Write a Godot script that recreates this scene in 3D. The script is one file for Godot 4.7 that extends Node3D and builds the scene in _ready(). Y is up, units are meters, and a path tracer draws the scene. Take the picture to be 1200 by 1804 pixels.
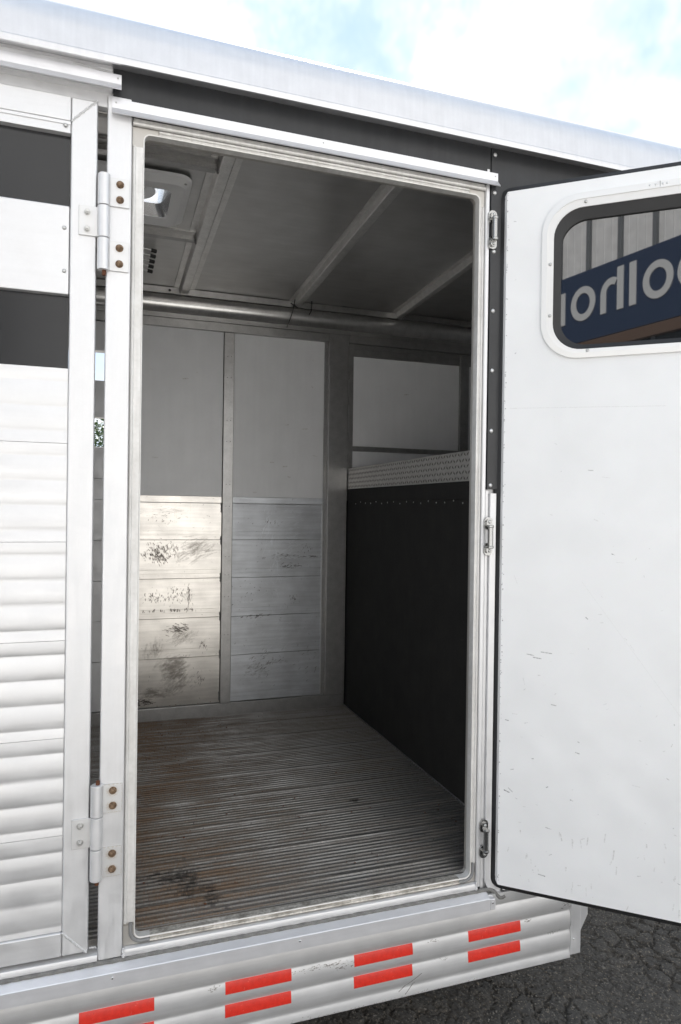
extends Node3D

# ---------------------------------------------------------------- shape helpers
var S: SurfaceTool
var um := ""                 # planar texture mapping of what is being built: "", "xy", "xz", "zy"
var ur := Rect2(0, 0, 1, 1)  # the rectangle (metres) that fills the texture
var rng := RandomNumberGenerator.new()
var M := {}                  # materials
var K := {}                  # shared meshes

func begin(mode := "", rect := Rect2(0, 0, 1, 1)):
	S = SurfaceTool.new(); S.begin(Mesh.PRIMITIVE_TRIANGLES); um = mode; ur = rect

func put(v: Vector3, n: Vector3):
	var p := Vector2(v.x, v.y)
	if um == "xz": p = Vector2(v.x, v.z)
	elif um == "zy": p = Vector2(v.z, v.y)
	var t := (p - ur.position) / ur.size
	S.set_uv(Vector2(t.x, 1.0 - t.y)); S.set_normal(n); S.add_vertex(v)

func tri(a: Vector3, b: Vector3, c: Vector3, na: Vector3, nb: Vector3, nc: Vector3):
	var g := (b - a).cross(c - a)
	if g.length_squared() < 1e-16: return
	if g.dot(na + nb + nc) > 0.0:
		put(a, na); put(c, nc); put(b, nb)
	else:
		put(a, na); put(b, nb); put(c, nc)

func quad(a: Vector3, b: Vector3, c: Vector3, d: Vector3, n: Vector3):
	tri(a, b, c, n, n, n); tri(a, c, d, n, n, n)

func quad4(a: Vector3, b: Vector3, c: Vector3, d: Vector3, na: Vector3, nb: Vector3, nc: Vector3, nd: Vector3):
	tri(a, b, c, na, nb, nc); tri(a, c, d, na, nc, nd)

func mesh() -> ArrayMesh:
	return S.commit()

func done(called: String, m: Material, parent: Node) -> MeshInstance3D:
	return inst(S.commit(), called, m, parent)

func inst(me: Mesh, called: String, m: Material, parent: Node, at := Vector3.ZERO, b := Basis.IDENTITY) -> MeshInstance3D:
	var o := MeshInstance3D.new(); o.mesh = me; o.name = called; o.material_override = m
	o.transform = Transform3D(b, at)
	parent.add_child(o, true)
	return o

func part(called: String, parent: Node, at := Vector3.ZERO) -> Node3D:
	var o := Node3D.new(); o.name = called; o.position = at; parent.add_child(o, true); return o

func tag(o: Node, label: String, category := "", group := "", kind := ""):
	if label: o.set_meta("label", label)
	if category: o.set_meta("category", category)
	if group: o.set_meta("group", group)
	if kind: o.set_meta("kind", kind)

# a box with chamfered edges, from corner a to corner b
func bx(a: Vector3, b: Vector3, r := 0.0015):
	var c := (a + b) * 0.5
	var h := (b - a).abs() * 0.5
	r = minf(r, minf(h.x, minf(h.y, h.z)) * 0.6)
	var i := h - Vector3(r, r, r)
	for ax in 3:
		var u := (ax + 1) % 3
		var w := (ax + 2) % 3
		for s in [-1.0, 1.0]:
			var n := Vector3.ZERO; n[ax] = s
			var q := []
			for e in [[-1, -1], [1, -1], [1, 1], [-1, 1]]:
				var p := Vector3.ZERO; p[ax] = s * h[ax]; p[u] = e[0] * i[u]; p[w] = e[1] * i[w]; q.append(c + p)
			quad(q[0], q[1], q[2], q[3], n)
	if r <= 0.0: return
	for ax in 3:            # edges along ax
		var u := (ax + 1) % 3
		var w := (ax + 2) % 3
		for su in [-1.0, 1.0]:
			for sw in [-1.0, 1.0]:
				var nu := Vector3.ZERO; nu[u] = su
				var nw := Vector3.ZERO; nw[w] = sw
				var p := Vector3.ZERO; p[u] = su * h[u]; p[w] = sw * i[w]
				var q := Vector3.ZERO; q[u] = su * i[u]; q[w] = sw * h[w]
				var e := Vector3.ZERO; e[ax] = i[ax]
				quad4(c + p - e, c + p + e, c + q + e, c + q - e, nu, nu, nw, nw)
	for sx in [-1.0, 1.0]:
		for sy in [-1.0, 1.0]:
			for sz in [-1.0, 1.0]:
				var n := Vector3(sx, sy, sz)
				tri(c + Vector3(sx * h.x, sy * i.y, sz * i.z), c + Vector3(sx * i.x, sy * h.y, sz * i.z), c + Vector3(sx * i.x, sy * i.y, sz * h.z),
					Vector3(sx, 0, 0), Vector3(0, sy, 0), Vector3(0, 0, sz))

func lift(p: Vector2, ax: String, t: float) -> Vector3:
	if ax == "x": return Vector3(t, p.y, p.x)     # profile is (z, y)
	if ax == "y": return Vector3(p.x, t, p.y)     # profile is (x, z)
	return Vector3(p.x, p.y, t)                   # profile is (x, y)

# a profile pushed along an axis; edges flatter than soft degrees are smoothed
func prism(pr: Array, ax: String, t0: float, t1: float, soft := 35.0, caps := true):
	var n := pr.size()
	var area := 0.0
	for i in n: area += pr[i].x * pr[(i + 1) % n].y - pr[(i + 1) % n].x * pr[i].y
	var sg := 1.0 if area > 0 else -1.0
	var seg := []
	for i in n:
		var d: Vector2 = (pr[(i + 1) % n] - pr[i]).normalized()
		seg.append(Vector2(d.y, -d.x) * sg)
	var lim := cos(deg_to_rad(soft))
	for i in n:
		var j := (i + 1) % n
		var ni: Vector2 = seg[i]
		var nj: Vector2 = seg[i]
		var before: Vector2 = seg[(i + n - 1) % n]
		var after: Vector2 = seg[j]
		if before.dot(seg[i]) > lim: ni = (before + seg[i]).normalized()
		if after.dot(seg[i]) > lim: nj = (after + seg[i]).normalized()
		var a := lift(ni, ax, 0.0)
		var b := lift(nj, ax, 0.0)
		quad4(lift(pr[i], ax, t0), lift(pr[j], ax, t0), lift(pr[j], ax, t1), lift(pr[i], ax, t1), a, b, b, a)
	if caps:
		var idx := Geometry2D.triangulate_polygon(PackedVector2Array(pr))
		var up := lift(Vector2.ZERO, ax, 1.0)
		for k in range(0, idx.size(), 3):
			for e in [[t0, -1.0], [t1, 1.0]]:
				tri(lift(pr[idx[k]], ax, e[0]), lift(pr[idx[k + 1]], ax, e[0]), lift(pr[idx[k + 2]], ax, e[0]), up * e[1], up * e[1], up * e[1])

# a cylinder from a to b, with rounded rims
func cyl(a: Vector3, b: Vector3, r0: float, r1: float, seg := 14, rim := 0.0):
	var d := (b - a).normalized()
	var s := d.cross(Vector3.UP if absf(d.y) < 0.9 else Vector3.RIGHT).normalized()
	var t := d.cross(s)
	var ca := a + d * rim
	var cb := b - d * rim
	for k in seg:
		var e0 := s * cos(TAU * k / seg) + t * sin(TAU * k / seg)
		var e1 := s * cos(TAU * (k + 1) / seg) + t * sin(TAU * (k + 1) / seg)
		quad4(ca + e0 * r0, ca + e1 * r0, cb + e1 * r1, cb + e0 * r1, e0, e1, e1, e0)
		if rim > 0.0:
			quad4(ca + e0 * r0, ca + e1 * r0, a + e1 * (r0 - rim), a + e0 * (r0 - rim), e0, e1, -d, -d)
			quad4(cb + e0 * r1, cb + e1 * r1, b + e1 * (r1 - rim), b + e0 * (r1 - rim), e0, e1, d, d)
		tri(a, a + e0 * (r0 - rim), a + e1 * (r0 - rim), -d, -d, -d)
		tri(b, b + e0 * (r1 - rim), b + e1 * (r1 - rim), d, d, d)

# a low dome of radius r and height h standing on p, facing n
func dome(p: Vector3, n: Vector3, r: float, h: float, seg := 10, rings := 3):
	var s := n.cross(Vector3.UP if absf(n.y) < 0.9 else Vector3.RIGHT).normalized()
	var t := n.cross(s)
	for i in rings:
		var a0 := PI * 0.5 * i / rings
		var a1 := PI * 0.5 * (i + 1) / rings
		for k in seg:
			var e0 := s * cos(TAU * k / seg) + t * sin(TAU * k / seg)
			var e1 := s * cos(TAU * (k + 1) / seg) + t * sin(TAU * (k + 1) / seg)
			quad4(p + e0 * r * cos(a0) + n * h * sin(a0), p + e1 * r * cos(a0) + n * h * sin(a0), p + e1 * r * cos(a1) + n * h * sin(a1), p + e0 * r * cos(a1) + n * h * sin(a1),
				e0 * cos(a0) + n * sin(a0), e1 * cos(a0) + n * sin(a0), e1 * cos(a1) + n * sin(a1), e0 * cos(a1) + n * sin(a1))

func tube(pts: Array, r: float, seg := 8):
	var fr := []
	for i in pts.size():
		var d: Vector3 = (pts[mini(i + 1, pts.size() - 1)] - pts[maxi(i - 1, 0)]).normalized()
		var s := d.cross(Vector3.UP if absf(d.y) < 0.9 else Vector3.RIGHT).normalized()
		if i > 0:
			var q: Vector3 = fr[i - 1][0]
			s = (q - d * q.dot(d)).normalized()
		fr.append([s, d.cross(s)])
	for i in pts.size() - 1:
		for k in seg:
			var c0 := cos(TAU * k / seg)
			var s0 := sin(TAU * k / seg)
			var c1 := cos(TAU * (k + 1) / seg)
			var s1 := sin(TAU * (k + 1) / seg)
			var a: Vector3 = fr[i][0] * c0 + fr[i][1] * s0
			var b: Vector3 = fr[i][0] * c1 + fr[i][1] * s1
			var c: Vector3 = fr[i + 1][0] * c1 + fr[i + 1][1] * s1
			var d: Vector3 = fr[i + 1][0] * c0 + fr[i + 1][1] * s0
			quad4(pts[i] + a * r, pts[i] + b * r, pts[i + 1] + c * r, pts[i + 1] + d * r, a, b, c, d)

# rounded rectangle outline
func rrect(x0: float, y0: float, x1: float, y1: float, r: float, seg := 8) -> Array:
	var o := []
	for q in [[x1 - r, y1 - r, 0.0], [x0 + r, y1 - r, 90.0], [x0 + r, y0 + r, 180.0], [x1 - r, y0 + r, 270.0]]:
		for k in seg + 1:
			var a := deg_to_rad(q[2] + 90.0 * k / seg)
			o.append(Vector2(q[0] + r * cos(a), q[1] + r * sin(a)))
	return o

# a frame between two outlines with as many points each, in the xy plane; heights: front of the outer edge, front of the inner edge, back
func ring(o: Array, i: Array, zo: float, zi: float, zb: float):
	var n := o.size()
	for k in n:
		var j := (k + 1) % n
		if o[k].distance_to(o[j]) < 1e-6 and i[k].distance_to(i[j]) < 1e-6: continue
		var e: Vector2 = o[j] - o[k] if o[k].distance_to(o[j]) > 1e-6 else i[j] - i[k]
		var on := Vector3(e.y, -e.x, 0).normalized()
		var w: float = maxf(o[k].distance_to(i[k]), 1e-4)
		var f := (Vector3(0, 0, 1) + on * ((zi - zo) / w)).normalized()
		var O0 := Vector3(o[k].x, o[k].y, zo)
		var O1 := Vector3(o[j].x, o[j].y, zo)
		var I0 := Vector3(i[k].x, i[k].y, zi)
		var I1 := Vector3(i[j].x, i[j].y, zi)
		quad(O0, O1, I1, I0, f)
		quad(O0, O1, Vector3(O1.x, O1.y, zb), Vector3(O0.x, O0.y, zb), on)
		quad(I0, I1, Vector3(I1.x, I1.y, zb), Vector3(I0.x, I0.y, zb), -on)
		quad(Vector3(O0.x, O0.y, zb), Vector3(O1.x, O1.y, zb), Vector3(I1.x, I1.y, zb), Vector3(I0.x, I0.y, zb), Vector3(0, 0, -1))

# ---------------------------------------------------------------- material helpers
func lin(r: float, g: float, b: float) -> Color:
	return Color(r, g, b).linear_to_srgb()

func noise(seed_: int, freq: float, oct := 4, type := FastNoiseLite.TYPE_SIMPLEX_SMOOTH) -> FastNoiseLite:
	var f := FastNoiseLite.new(); f.seed = seed_; f.frequency = freq; f.noise_type = type
	f.fractal_octaves = oct; f.fractal_type = FastNoiseLite.FRACTAL_FBM if oct > 1 else FastNoiseLite.FRACTAL_NONE
	return f

func field(seed_: int, w: int, h: int, freq: float, oct := 4, sx := 1, sy := 1) -> Image:   # a grey noise picture, stretched sx and sy times
	var im := noise(seed_, freq, oct).get_seamless_image(maxi(w / sx, 16), maxi(h / sy, 16))
	im.resize(w, h, Image.INTERPOLATE_CUBIC); im.convert(Image.FORMAT_L8)
	return im

func tex(im: Image) -> ImageTexture:
	return ImageTexture.create_from_image(im)

func mat(c: Color, rough: float, metal := 0.0, spec := 0.5) -> StandardMaterial3D:
	var m := StandardMaterial3D.new(); m.albedo_color = c; m.roughness = rough; m.metallic = metal; m.metallic_specular = spec
	return m

# colour picture from weighted grey noises: base colour times (1 + sum of w * (n - 0.5))
func tint(w: int, h: int, fields: Array, weights: Array, lo: Color, hi: Color) -> Image:
	var datas := []
	for f in fields: datas.append(f.get_data())
	var out := PackedByteArray(); out.resize(w * h * 3)
	for i in w * h:
		var v := 0.5
		for k in datas.size(): v += weights[k] * (datas[k][i] / 255.0 - 0.5)
		v = clampf(v, 0.0, 1.0)
		out[i * 3] = int(255.0 * lerpf(lo.r, hi.r, v)); out[i * 3 + 1] = int(255.0 * lerpf(lo.g, hi.g, v)); out[i * 3 + 2] = int(255.0 * lerpf(lo.b, hi.b, v))
	return Image.create_from_data(w, h, false, Image.FORMAT_RGB8, out)

func dab(im: Image, x: float, y: float, r: float, c: Color, a: float):
	for j in range(int(y - r), int(y + r) + 1):
		for i in range(int(x - r), int(x + r) + 1):
			if i < 0 or j < 0 or i >= im.get_width() or j >= im.get_height(): continue
			var d := Vector2(i + 0.5 - x, j + 0.5 - y).length()
			if d < r + 0.5:
				var k := a * clampf(r + 0.5 - d, 0.0, 1.0)
				im.set_pixel(i, j, im.get_pixel(i, j).lerp(c, k))

func stroke(im: Image, x0: float, y0: float, x1: float, y1: float, r: float, c: Color, a: float):
	var n := int(maxf(2.0, Vector2(x1 - x0, y1 - y0).length() / maxf(0.7, r * 0.8)))
	for k in n + 1:
		var t := float(k) / n
		if rng.randf() < 0.25: continue
		dab(im, lerpf(x0, x1, t) + rng.randf_range(-0.4, 0.4), lerpf(y0, y1, t) + rng.randf_range(-0.4, 0.4), r * rng.randf_range(0.6, 1.1), c, a * rng.randf_range(0.5, 1.0))

func triplanar(m: StandardMaterial3D, scale_: float, world := true):
	m.uv1_triplanar = true; m.uv1_world_triplanar = world; m.uv1_scale = Vector3.ONE * scale_

# ---------------------------------------------------------------- materials
func make_materials():
	rng.seed = 7
	# mill finish aluminium, drawn grain running up the posts (streaks along v) or along the rails (streaks along u)
	var blot := field(11, 512, 512, 0.012, 4)
	var fine := field(12, 512, 512, 0.11, 3)
	var streak_v := field(13, 512, 512, 0.06, 3, 1, 16)
	var streak_u := field(14, 512, 512, 0.06, 3, 16, 1)
	for e in [["alu_v", streak_v, 0.70, 0.44], ["alu_u", streak_u, 0.70, 0.42], ["alu_dull", blot, 0.60, 0.48]]:
		var m := mat(Color.WHITE, 1.0, 0.50)
		m.albedo_texture = tex(tint(512, 512, [e[1], blot, fine], [0.5, 0.7, 0.2], lin(e[2] * 0.93, e[2] * 0.93, e[2] * 0.94), lin(e[2] * 1.05, e[2] * 1.05, e[2] * 1.06)))
		m.roughness_texture = tex(tint(512, 512, [e[1], blot, fine], [0.8, 0.8, 0.3], Color(e[3] - 0.12, e[3] - 0.12, e[3] - 0.12), Color(e[3] + 0.14, e[3] + 0.14, e[3] + 0.14)))
		m.roughness_texture_channel = BaseMaterial3D.TEXTURE_CHANNEL_RED
		triplanar(m, 2.2); M[e[0]] = m
	M.roof = M.alu_v.duplicate(); M.roof.albedo_color = lin(0.92, 0.92, 0.93); M.roof.metallic = 0.85; M.roof.roughness_texture = null; M.roof.roughness = 0.38
	M.rail = M.alu_u.duplicate(); M.rail.metallic = 0.5; M.rail.roughness_texture = null; M.rail.roughness = 0.36; M.rail.albedo_color = lin(1.08, 1.08, 1.1)
	M.slat = M.alu_u.duplicate(); M.slat.uv1_scale = Vector3.ONE * 1.3; M.slat.metallic = 0.55
	# dirty door-frame strips: oxidised, cream, specked
	var speck := noise(31, 0.16, 3, FastNoiseLite.TYPE_VALUE).get_seamless_image(512, 512); speck.convert(Image.FORMAT_L8)
	var m := mat(Color.WHITE, 0.55, 0.35)
	m.albedo_texture = tex(tint(512, 512, [blot, streak_v, speck], [0.5, 0.5, 0.4], lin(0.56, 0.548, 0.525), lin(0.80, 0.792, 0.778)))
	triplanar(m, 1.7); M.strip = m
	m = mat(Color.WHITE, 0.5, 0.5)
	m.albedo_texture = tex(tint(512, 512, [blot, streak_u, speck], [0.9, 0.7, 0.7], lin(0.24, 0.22, 0.19), lin(0.76, 0.73, 0.68)))
	triplanar(m, 2.6); M.strip_dirty = m
	M.cast = mat(lin(0.50, 0.48, 0.45), 0.5, 0.7)
	M.bulb = mat(lin(0.20, 0.20, 0.20), 0.6)
	m = mat(Color.WHITE, 0.8)
	m.albedo_texture = tex(tint(512, 512, [fine, blot], [1.2, 0.8], lin(0.10, 0.10, 0.095), lin(0.24, 0.235, 0.225)))
	triplanar(m, 6.0); M.caulk = m
	# black painted sheet
	m = mat(Color.WHITE, 0.42)
	m.albedo_texture = tex(tint(512, 512, [blot, streak_v, fine], [0.8, 0.6, 0.3], lin(0.014, 0.0148, 0.0165), lin(0.026, 0.027, 0.0295)))
	triplanar(m, 1.1); M.black_sheet = m
	M.plexi = mat(lin(0.007, 0.0075, 0.009), 0.22)
	# rubber lining
	m = mat(Color.WHITE, 0.72, 0.0, 0.35)
	var ru := tint(512, 512, [blot, fine, streak_v], [0.6, 0.3, 0.25], lin(0.014, 0.014, 0.014), lin(0.028, 0.027, 0.026))
	for k in 110:
		var x := rng.randf() * 512
		var y := rng.randf() * 512
		var a := rng.randfn(1.4, 0.5)
		var l := rng.randf_range(2, 26)
		stroke(ru, x, y, x + cos(a) * l, y + sin(a) * l, rng.randf_range(0.3, 1.1), lin(0.075, 0.07, 0.063), rng.randf_range(0.08, 0.4))
	m.albedo_texture = tex(ru)
	triplanar(m, 1.0); M.mat_rubber = m
	M.gasket = mat(lin(0.012, 0.012, 0.013), 0.55)
	# white liner sheet (inside walls)
	m = mat(Color.WHITE, 0.38)
	var li := tint(512, 512, [blot, streak_v, fine], [0.6, 0.4, 0.2], lin(0.79, 0.795, 0.80), lin(0.87, 0.875, 0.88))
	for k in 26:
		var x := rng.randf() * 512
		var y := rng.randf() * 512
		stroke(li, x, y, x + rng.randf_range(2, 14), y + rng.randfn(0, 1.5), rng.randf_range(0.4, 1.3), lin(0.3, 0.27, 0.22), rng.randf_range(0.1, 0.45))
	m.albedo_texture = tex(li)
	triplanar(m, 0.8); M.liner = m
	# ceiling sheets
	m = mat(Color.WHITE, 0.36, 0.95)
	m.albedo_texture = tex(tint(512, 512, [blot, streak_u, fine], [0.6, 0.35, 0.1], lin(0.50, 0.495, 0.485), lin(0.64, 0.634, 0.625)))
	triplanar(m, 0.9); M.ceiling = m
	m = mat(Color.WHITE, 0.38, 0.9)
	m.albedo_texture = tex(tint(512, 512, [blot, speck, fine], [0.5, 0.35, 0.3], lin(0.60, 0.59, 0.575), lin(0.90, 0.89, 0.875)))
	triplanar(m, 2.4); M.bow = m
	M.wall_frame = M.bow.duplicate(); M.wall_frame.albedo_color = lin(0.56, 0.56, 0.56)
	M.tread = M.bow.duplicate(); M.tread.uv1_scale = Vector3.ONE * 3.0; M.tread.roughness = 0.36; M.tread.albedo_color = lin(0.66, 0.655, 0.645)
	M.tread_bar = mat(lin(0.20, 0.195, 0.185), 0.35, 0.7)
	M.conduit = M.bow.duplicate(); M.conduit.roughness = 0.3
	M.weld = mat(lin(0.34, 0.335, 0.33), 0.5, 0.85)
	M.weld_bright = mat(lin(0.66, 0.66, 0.66), 0.42, 0.85)
	M.chrome = mat(lin(0.36, 0.36, 0.355), 0.14, 1.0)
	M.rivet = mat(lin(0.72, 0.72, 0.72), 0.35, 0.6)
	M.steel = mat(lin(0.55, 0.55, 0.54), 0.35, 0.95)
	m = mat(Color.WHITE, 0.75, 0.15)
	m.albedo_texture = tex(tint(512, 512, [blot, fine, speck], [1.4, 1.0, 0.8], lin(0.065, 0.035, 0.018), lin(0.36, 0.25, 0.16)))
	triplanar(m, 14.0); M.rust = m
	M.pin = mat(lin(0.10, 0.035, 0.014), 0.85)
	M.hole = mat(lin(0.015, 0.015, 0.015), 0.7)
	m = mat(Color.WHITE, 0.32)
	var tp := tint(512, 512, [blot, fine, speck], [0.9, 0.4, 0.5], lin(0.56, 0.020, 0.011), lin(0.74, 0.036, 0.018))
	for j in 512:            # the sheeting's fine cells
		for i in 512:
			if (i + j) % 16 == 0 or (i - j + 512) % 16 == 0: tp.set_pixel(i, j, tp.get_pixel(i, j).lerp(lin(0.40, 0.02, 0.012), 0.5))
	for k in 46:
		var x := rng.randf() * 512
		var y := rng.randf() * 512
		var a := rng.randf() * TAU
		var l := rng.randf_range(1, 22)
		stroke(tp, x, y, x + cos(a) * l, y + sin(a) * l, rng.randf_range(0.6, 2.8), lin(0.75, 0.5, 0.45) if k % 3 else lin(0.10, 0.03, 0.02), rng.randf_range(0.15, 0.6))
	m.albedo_texture = tex(tp)
	m.clearcoat_enabled = true; m.clearcoat = 0.4; m.clearcoat_roughness = 0.2
	triplanar(m, 7.0); M.tape = m
	M.vent = mat(lin(0.88, 0.885, 0.89), 0.4)
	M.vent_bright = mat(lin(0.86, 0.87, 0.88), 0.22, 0.9)
	M.vent_lid = mat(lin(0.75, 0.76, 0.78), 0.4); M.vent_lid.backlight_enabled = true; M.vent_lid.backlight = lin(0.55, 0.56, 0.58)
	M.hook_tip = mat(lin(0.012, 0.012, 0.012), 0.5)
	M.tie = mat(lin(0.010, 0.010, 0.010), 0.45)
	M.window_frame = mat(lin(0.74, 0.735, 0.725), 0.35, 0.25)
	M.window_glass = mat(lin(0.008, 0.009, 0.010), 0.015, 0.0, 1.0)
	M.window_glass.clearcoat_enabled = true; M.window_glass.clearcoat = 1.0; M.window_glass.clearcoat_roughness = 0.012
	M.tyre = mat(lin(0.02, 0.02, 0.02), 0.8)

	make_plank_material(); make_floor_material(); make_door_material(); make_skirt_material(); make_leaf_material(); make_outdoors()

# scuffed planks of the far wall: x 0.15 to 1.30, y 0.57 to 1.70
func make_plank_material():
	var W := 1024
	var blot := field(41, W, W, 0.006, 4)
	var st := field(42, W, W, 0.05, 3, 16, 1)
	var fine := field(43, W, W, 0.15, 2)
	var im := tint(W, W, [blot, st, fine], [0.8, 0.6, 0.2], lin(0.55, 0.545, 0.54), lin(0.78, 0.775, 0.77))
	var ink := lin(0.05, 0.042, 0.038)
	var grey := lin(0.22, 0.21, 0.20)
	var pale := lin(0.88, 0.88, 0.88)
	# scuff clusters: centre x, y (metres), spread x, y, number, length, width, slant, colour
	var cl := [
		[0.29, 1.575, 0.10, 0.012, 26, 0.012, 0.9, 0.1, ink], [0.32, 1.60, 0.09, 0.01, 14, 0.05, 0.6, 0.05, grey], [0.29, 1.545, 0.07, 0.012, 14, 0.008, 1.4, 1.2, ink],
		[0.26, 1.385, 0.075, 0.035, 190, 0.013, 1.5, 1.9, ink], [0.33, 1.41, 0.05, 0.02, 50, 0.012, 1.3, 1.4, ink], [0.27, 1.35, 0.05, 0.02, 60, 0.014, 1.5, 1.9, ink],
		[0.46, 1.40, 0.06, 0.04, 60, 0.05, 1.6, 0.45, grey], [0.36, 1.36, 0.01, 0.02, 12, 0.02, 2.2, 1.5, grey],
		[0.37, 1.165, 0.07, 0.035, 90, 0.012, 1.2, 1.5, ink], [0.24, 1.155, 0.05, 0.03, 70, 0.01, 1.2, 1.5, ink], [0.33, 1.085, 0.12, 0.006, 60, 0.012, 1.4, 1.5, ink], [0.42, 1.16, 0.006, 0.05, 30, 0.03, 1.0, 1.5, ink],
		[0.38, 0.985, 0.05, 0.02, 50, 0.03, 1.4, -0.4, ink], [0.39, 0.945, 0.045, 0.03, 60, 0.03, 1.2, 0.6, grey], [0.24, 0.89, 0.04, 0.03, 30, 0.04, 2.0, 1.5, grey],
		[0.34, 0.80, 0.05, 0.04, 120, 0.035, 2.6, 0.4, grey], [0.36, 0.74, 0.05, 0.06, 120, 0.03, 2.2, 0.7, grey], [0.25, 0.66, 0.06, 0.02, 60, 0.03, 2.0, 0.1, grey], [0.47, 0.73, 0.03, 0.03, 26, 0.014, 1.4, 1.4, ink], [0.50, 0.90, 0.02, 0.03, 14, 0.015, 1.4, 1.4, ink],
		[0.20, 0.62, 0.04, 0.015, 40, 0.03, 1.8, -0.2, ink],
		[0.86, 1.54, 0.06, 0.01, 12, 0.014, 1.3, 1.4, ink], [0.92, 1.36, 0.10, 0.012, 26, 0.018, 1.1, 0.0, ink], [0.97, 1.305, 0.05, 0.01, 20, 0.02, 1.2, 0.1, ink], [1.10, 1.355, 0.06, 0.004, 16, 0.03, 0.8, 0.0, ink],
		[0.77, 1.04, 0.05, 0.01, 30, 0.012, 1.5, 0.4, ink], [0.99, 1.13, 0.02, 0.02, 16, 0.012, 1.2, 1.5, ink], [0.84, 0.80, 0.08, 0.05, 50, 0.016, 1.2, 0.7, ink], [0.79, 0.75, 0.06, 0.03, 30, 0.02, 1.6, 0.3, grey], [1.05, 0.80, 0.05, 0.08, 18, 0.02, 1.0, 0.9, ink],
		[0.74, 1.18, 0.08, 0.06, 22, 0.008, 1.0, 0.6, ink], [1.08, 1.40, 0.03, 0.03, 10, 0.012, 1.2, 1.2, ink],
		[0.84, 1.52, 0.04, 0.10, 70, 0.05, 1.1, 1.2, pale], [0.98, 1.50, 0.035, 0.13, 90, 0.04, 0.9, 0.15, pale], [0.88, 1.30, 0.02, 0.16, 40, 0.06, 0.9, 1.5, pale], [0.90, 0.95, 0.15, 0.20, 60, 0.05, 0.7, 0.6, pale], [0.95, 0.70, 0.14, 0.06, 30, 0.05, 0.8, 0.2, pale]]
	var clump := noise(45, 0.045, 3)
	for c in cl:
		for k in c[4] * 2:
			var x: float = (c[0] + rng.randfn(0, c[2] * 0.6) - 0.15) / 1.15 * W
			var y: float = (1.70 - (c[1] + rng.randfn(0, c[3] * 0.6))) / 1.13 * W
			var a: float = c[7] + rng.randfn(0, 0.25)
			var l: float = c[5] * rng.randf_range(0.4, 1.3) * W / 1.15 * 0.5
			if clump.get_noise_2d(x, y) < -0.08: continue
			if c[8] == grey:
				stroke(im, x - cos(a) * l, y + sin(a) * l, x + cos(a) * l, y - sin(a) * l, c[6] * rng.randf_range(1.2, 2.4), grey, rng.randf_range(0.06, 0.2))
				x += rng.randfn(0, 9); y += rng.randfn(0, 7)
				stroke(im, x - cos(a) * l, y + sin(a) * l, x + cos(a) * l, y - sin(a) * l, c[6] * rng.randf_range(0.8, 3.0), grey, rng.randf_range(0.05, 0.16))
			else:
				stroke(im, x - cos(a) * l, y + sin(a) * l, x + cos(a) * l * 0.6, y - sin(a) * l * 0.6, c[6] * rng.randf_range(0.5, 1.7), c[8], rng.randf_range(0.12, 0.65))
	for k in 420:            # scattered nicks
		var x := rng.randf() * W
		var y := rng.randf() * W
		var a := rng.randf() * TAU
		var l := rng.randf_range(1, 9)
		stroke(im, x, y, x + cos(a) * l, y + sin(a) * l, rng.randf_range(0.4, 1.0), ink if rng.randf() < 0.6 else pale, rng.randf_range(0.2, 0.7))
	for x in [0.235, 0.345, 0.352, 0.425]:   # old run marks
		for k in 60: dab(im, (x - 0.15 + rng.randfn(0, 0.0006)) / 1.15 * W, rng.randf_range(30, 150), 0.6, lin(0.42, 0.30, 0.2), 0.35)
	var rust := lin(0.16, 0.075, 0.03)
	for k in 200: dab(im, rng.randf_range(0, 0.4) * W, W - absf(rng.randfn(0, 10)), rng.randf_range(0.5, 3), rust, 0.4)
	# dirt is not metal: metalness and roughness follow the colour
	var d := im.get_data()
	var o := PackedByteArray(); o.resize(W * W * 3)
	for i in W * W:
		var v: int = d[i * 3]
		o[i * 3] = clampi(170 - v / 4, 80, 220); o[i * 3 + 1] = clampi((v - 60) * 3, 0, 235); o[i * 3 + 2] = 0
	var rm := tex(Image.create_from_data(W, W, false, Image.FORMAT_RGB8, o))
	var m := mat(Color.WHITE, 1.0, 1.0)
	m.albedo_texture = tex(im); m.roughness_texture = rm; m.roughness_texture_channel = BaseMaterial3D.TEXTURE_CHANNEL_RED
	m.metallic_texture = rm; m.metallic_texture_channel = BaseMaterial3D.TEXTURE_CHANNEL_GREEN
	m.roughness = 0.62; m.albedo_color = lin(1.0, 0.965, 0.91); M.plank = m  # cream tint paints in the warm reflection of the sunlit yard
	M.plank_cool_reflection = m.duplicate(); M.plank_cool_reflection.roughness = 1.0; M.plank_cool_reflection.albedo_color = lin(0.92, 0.955, 1.0)  # right bay: rougher, with its bluish reflection painted in as a tint

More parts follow.
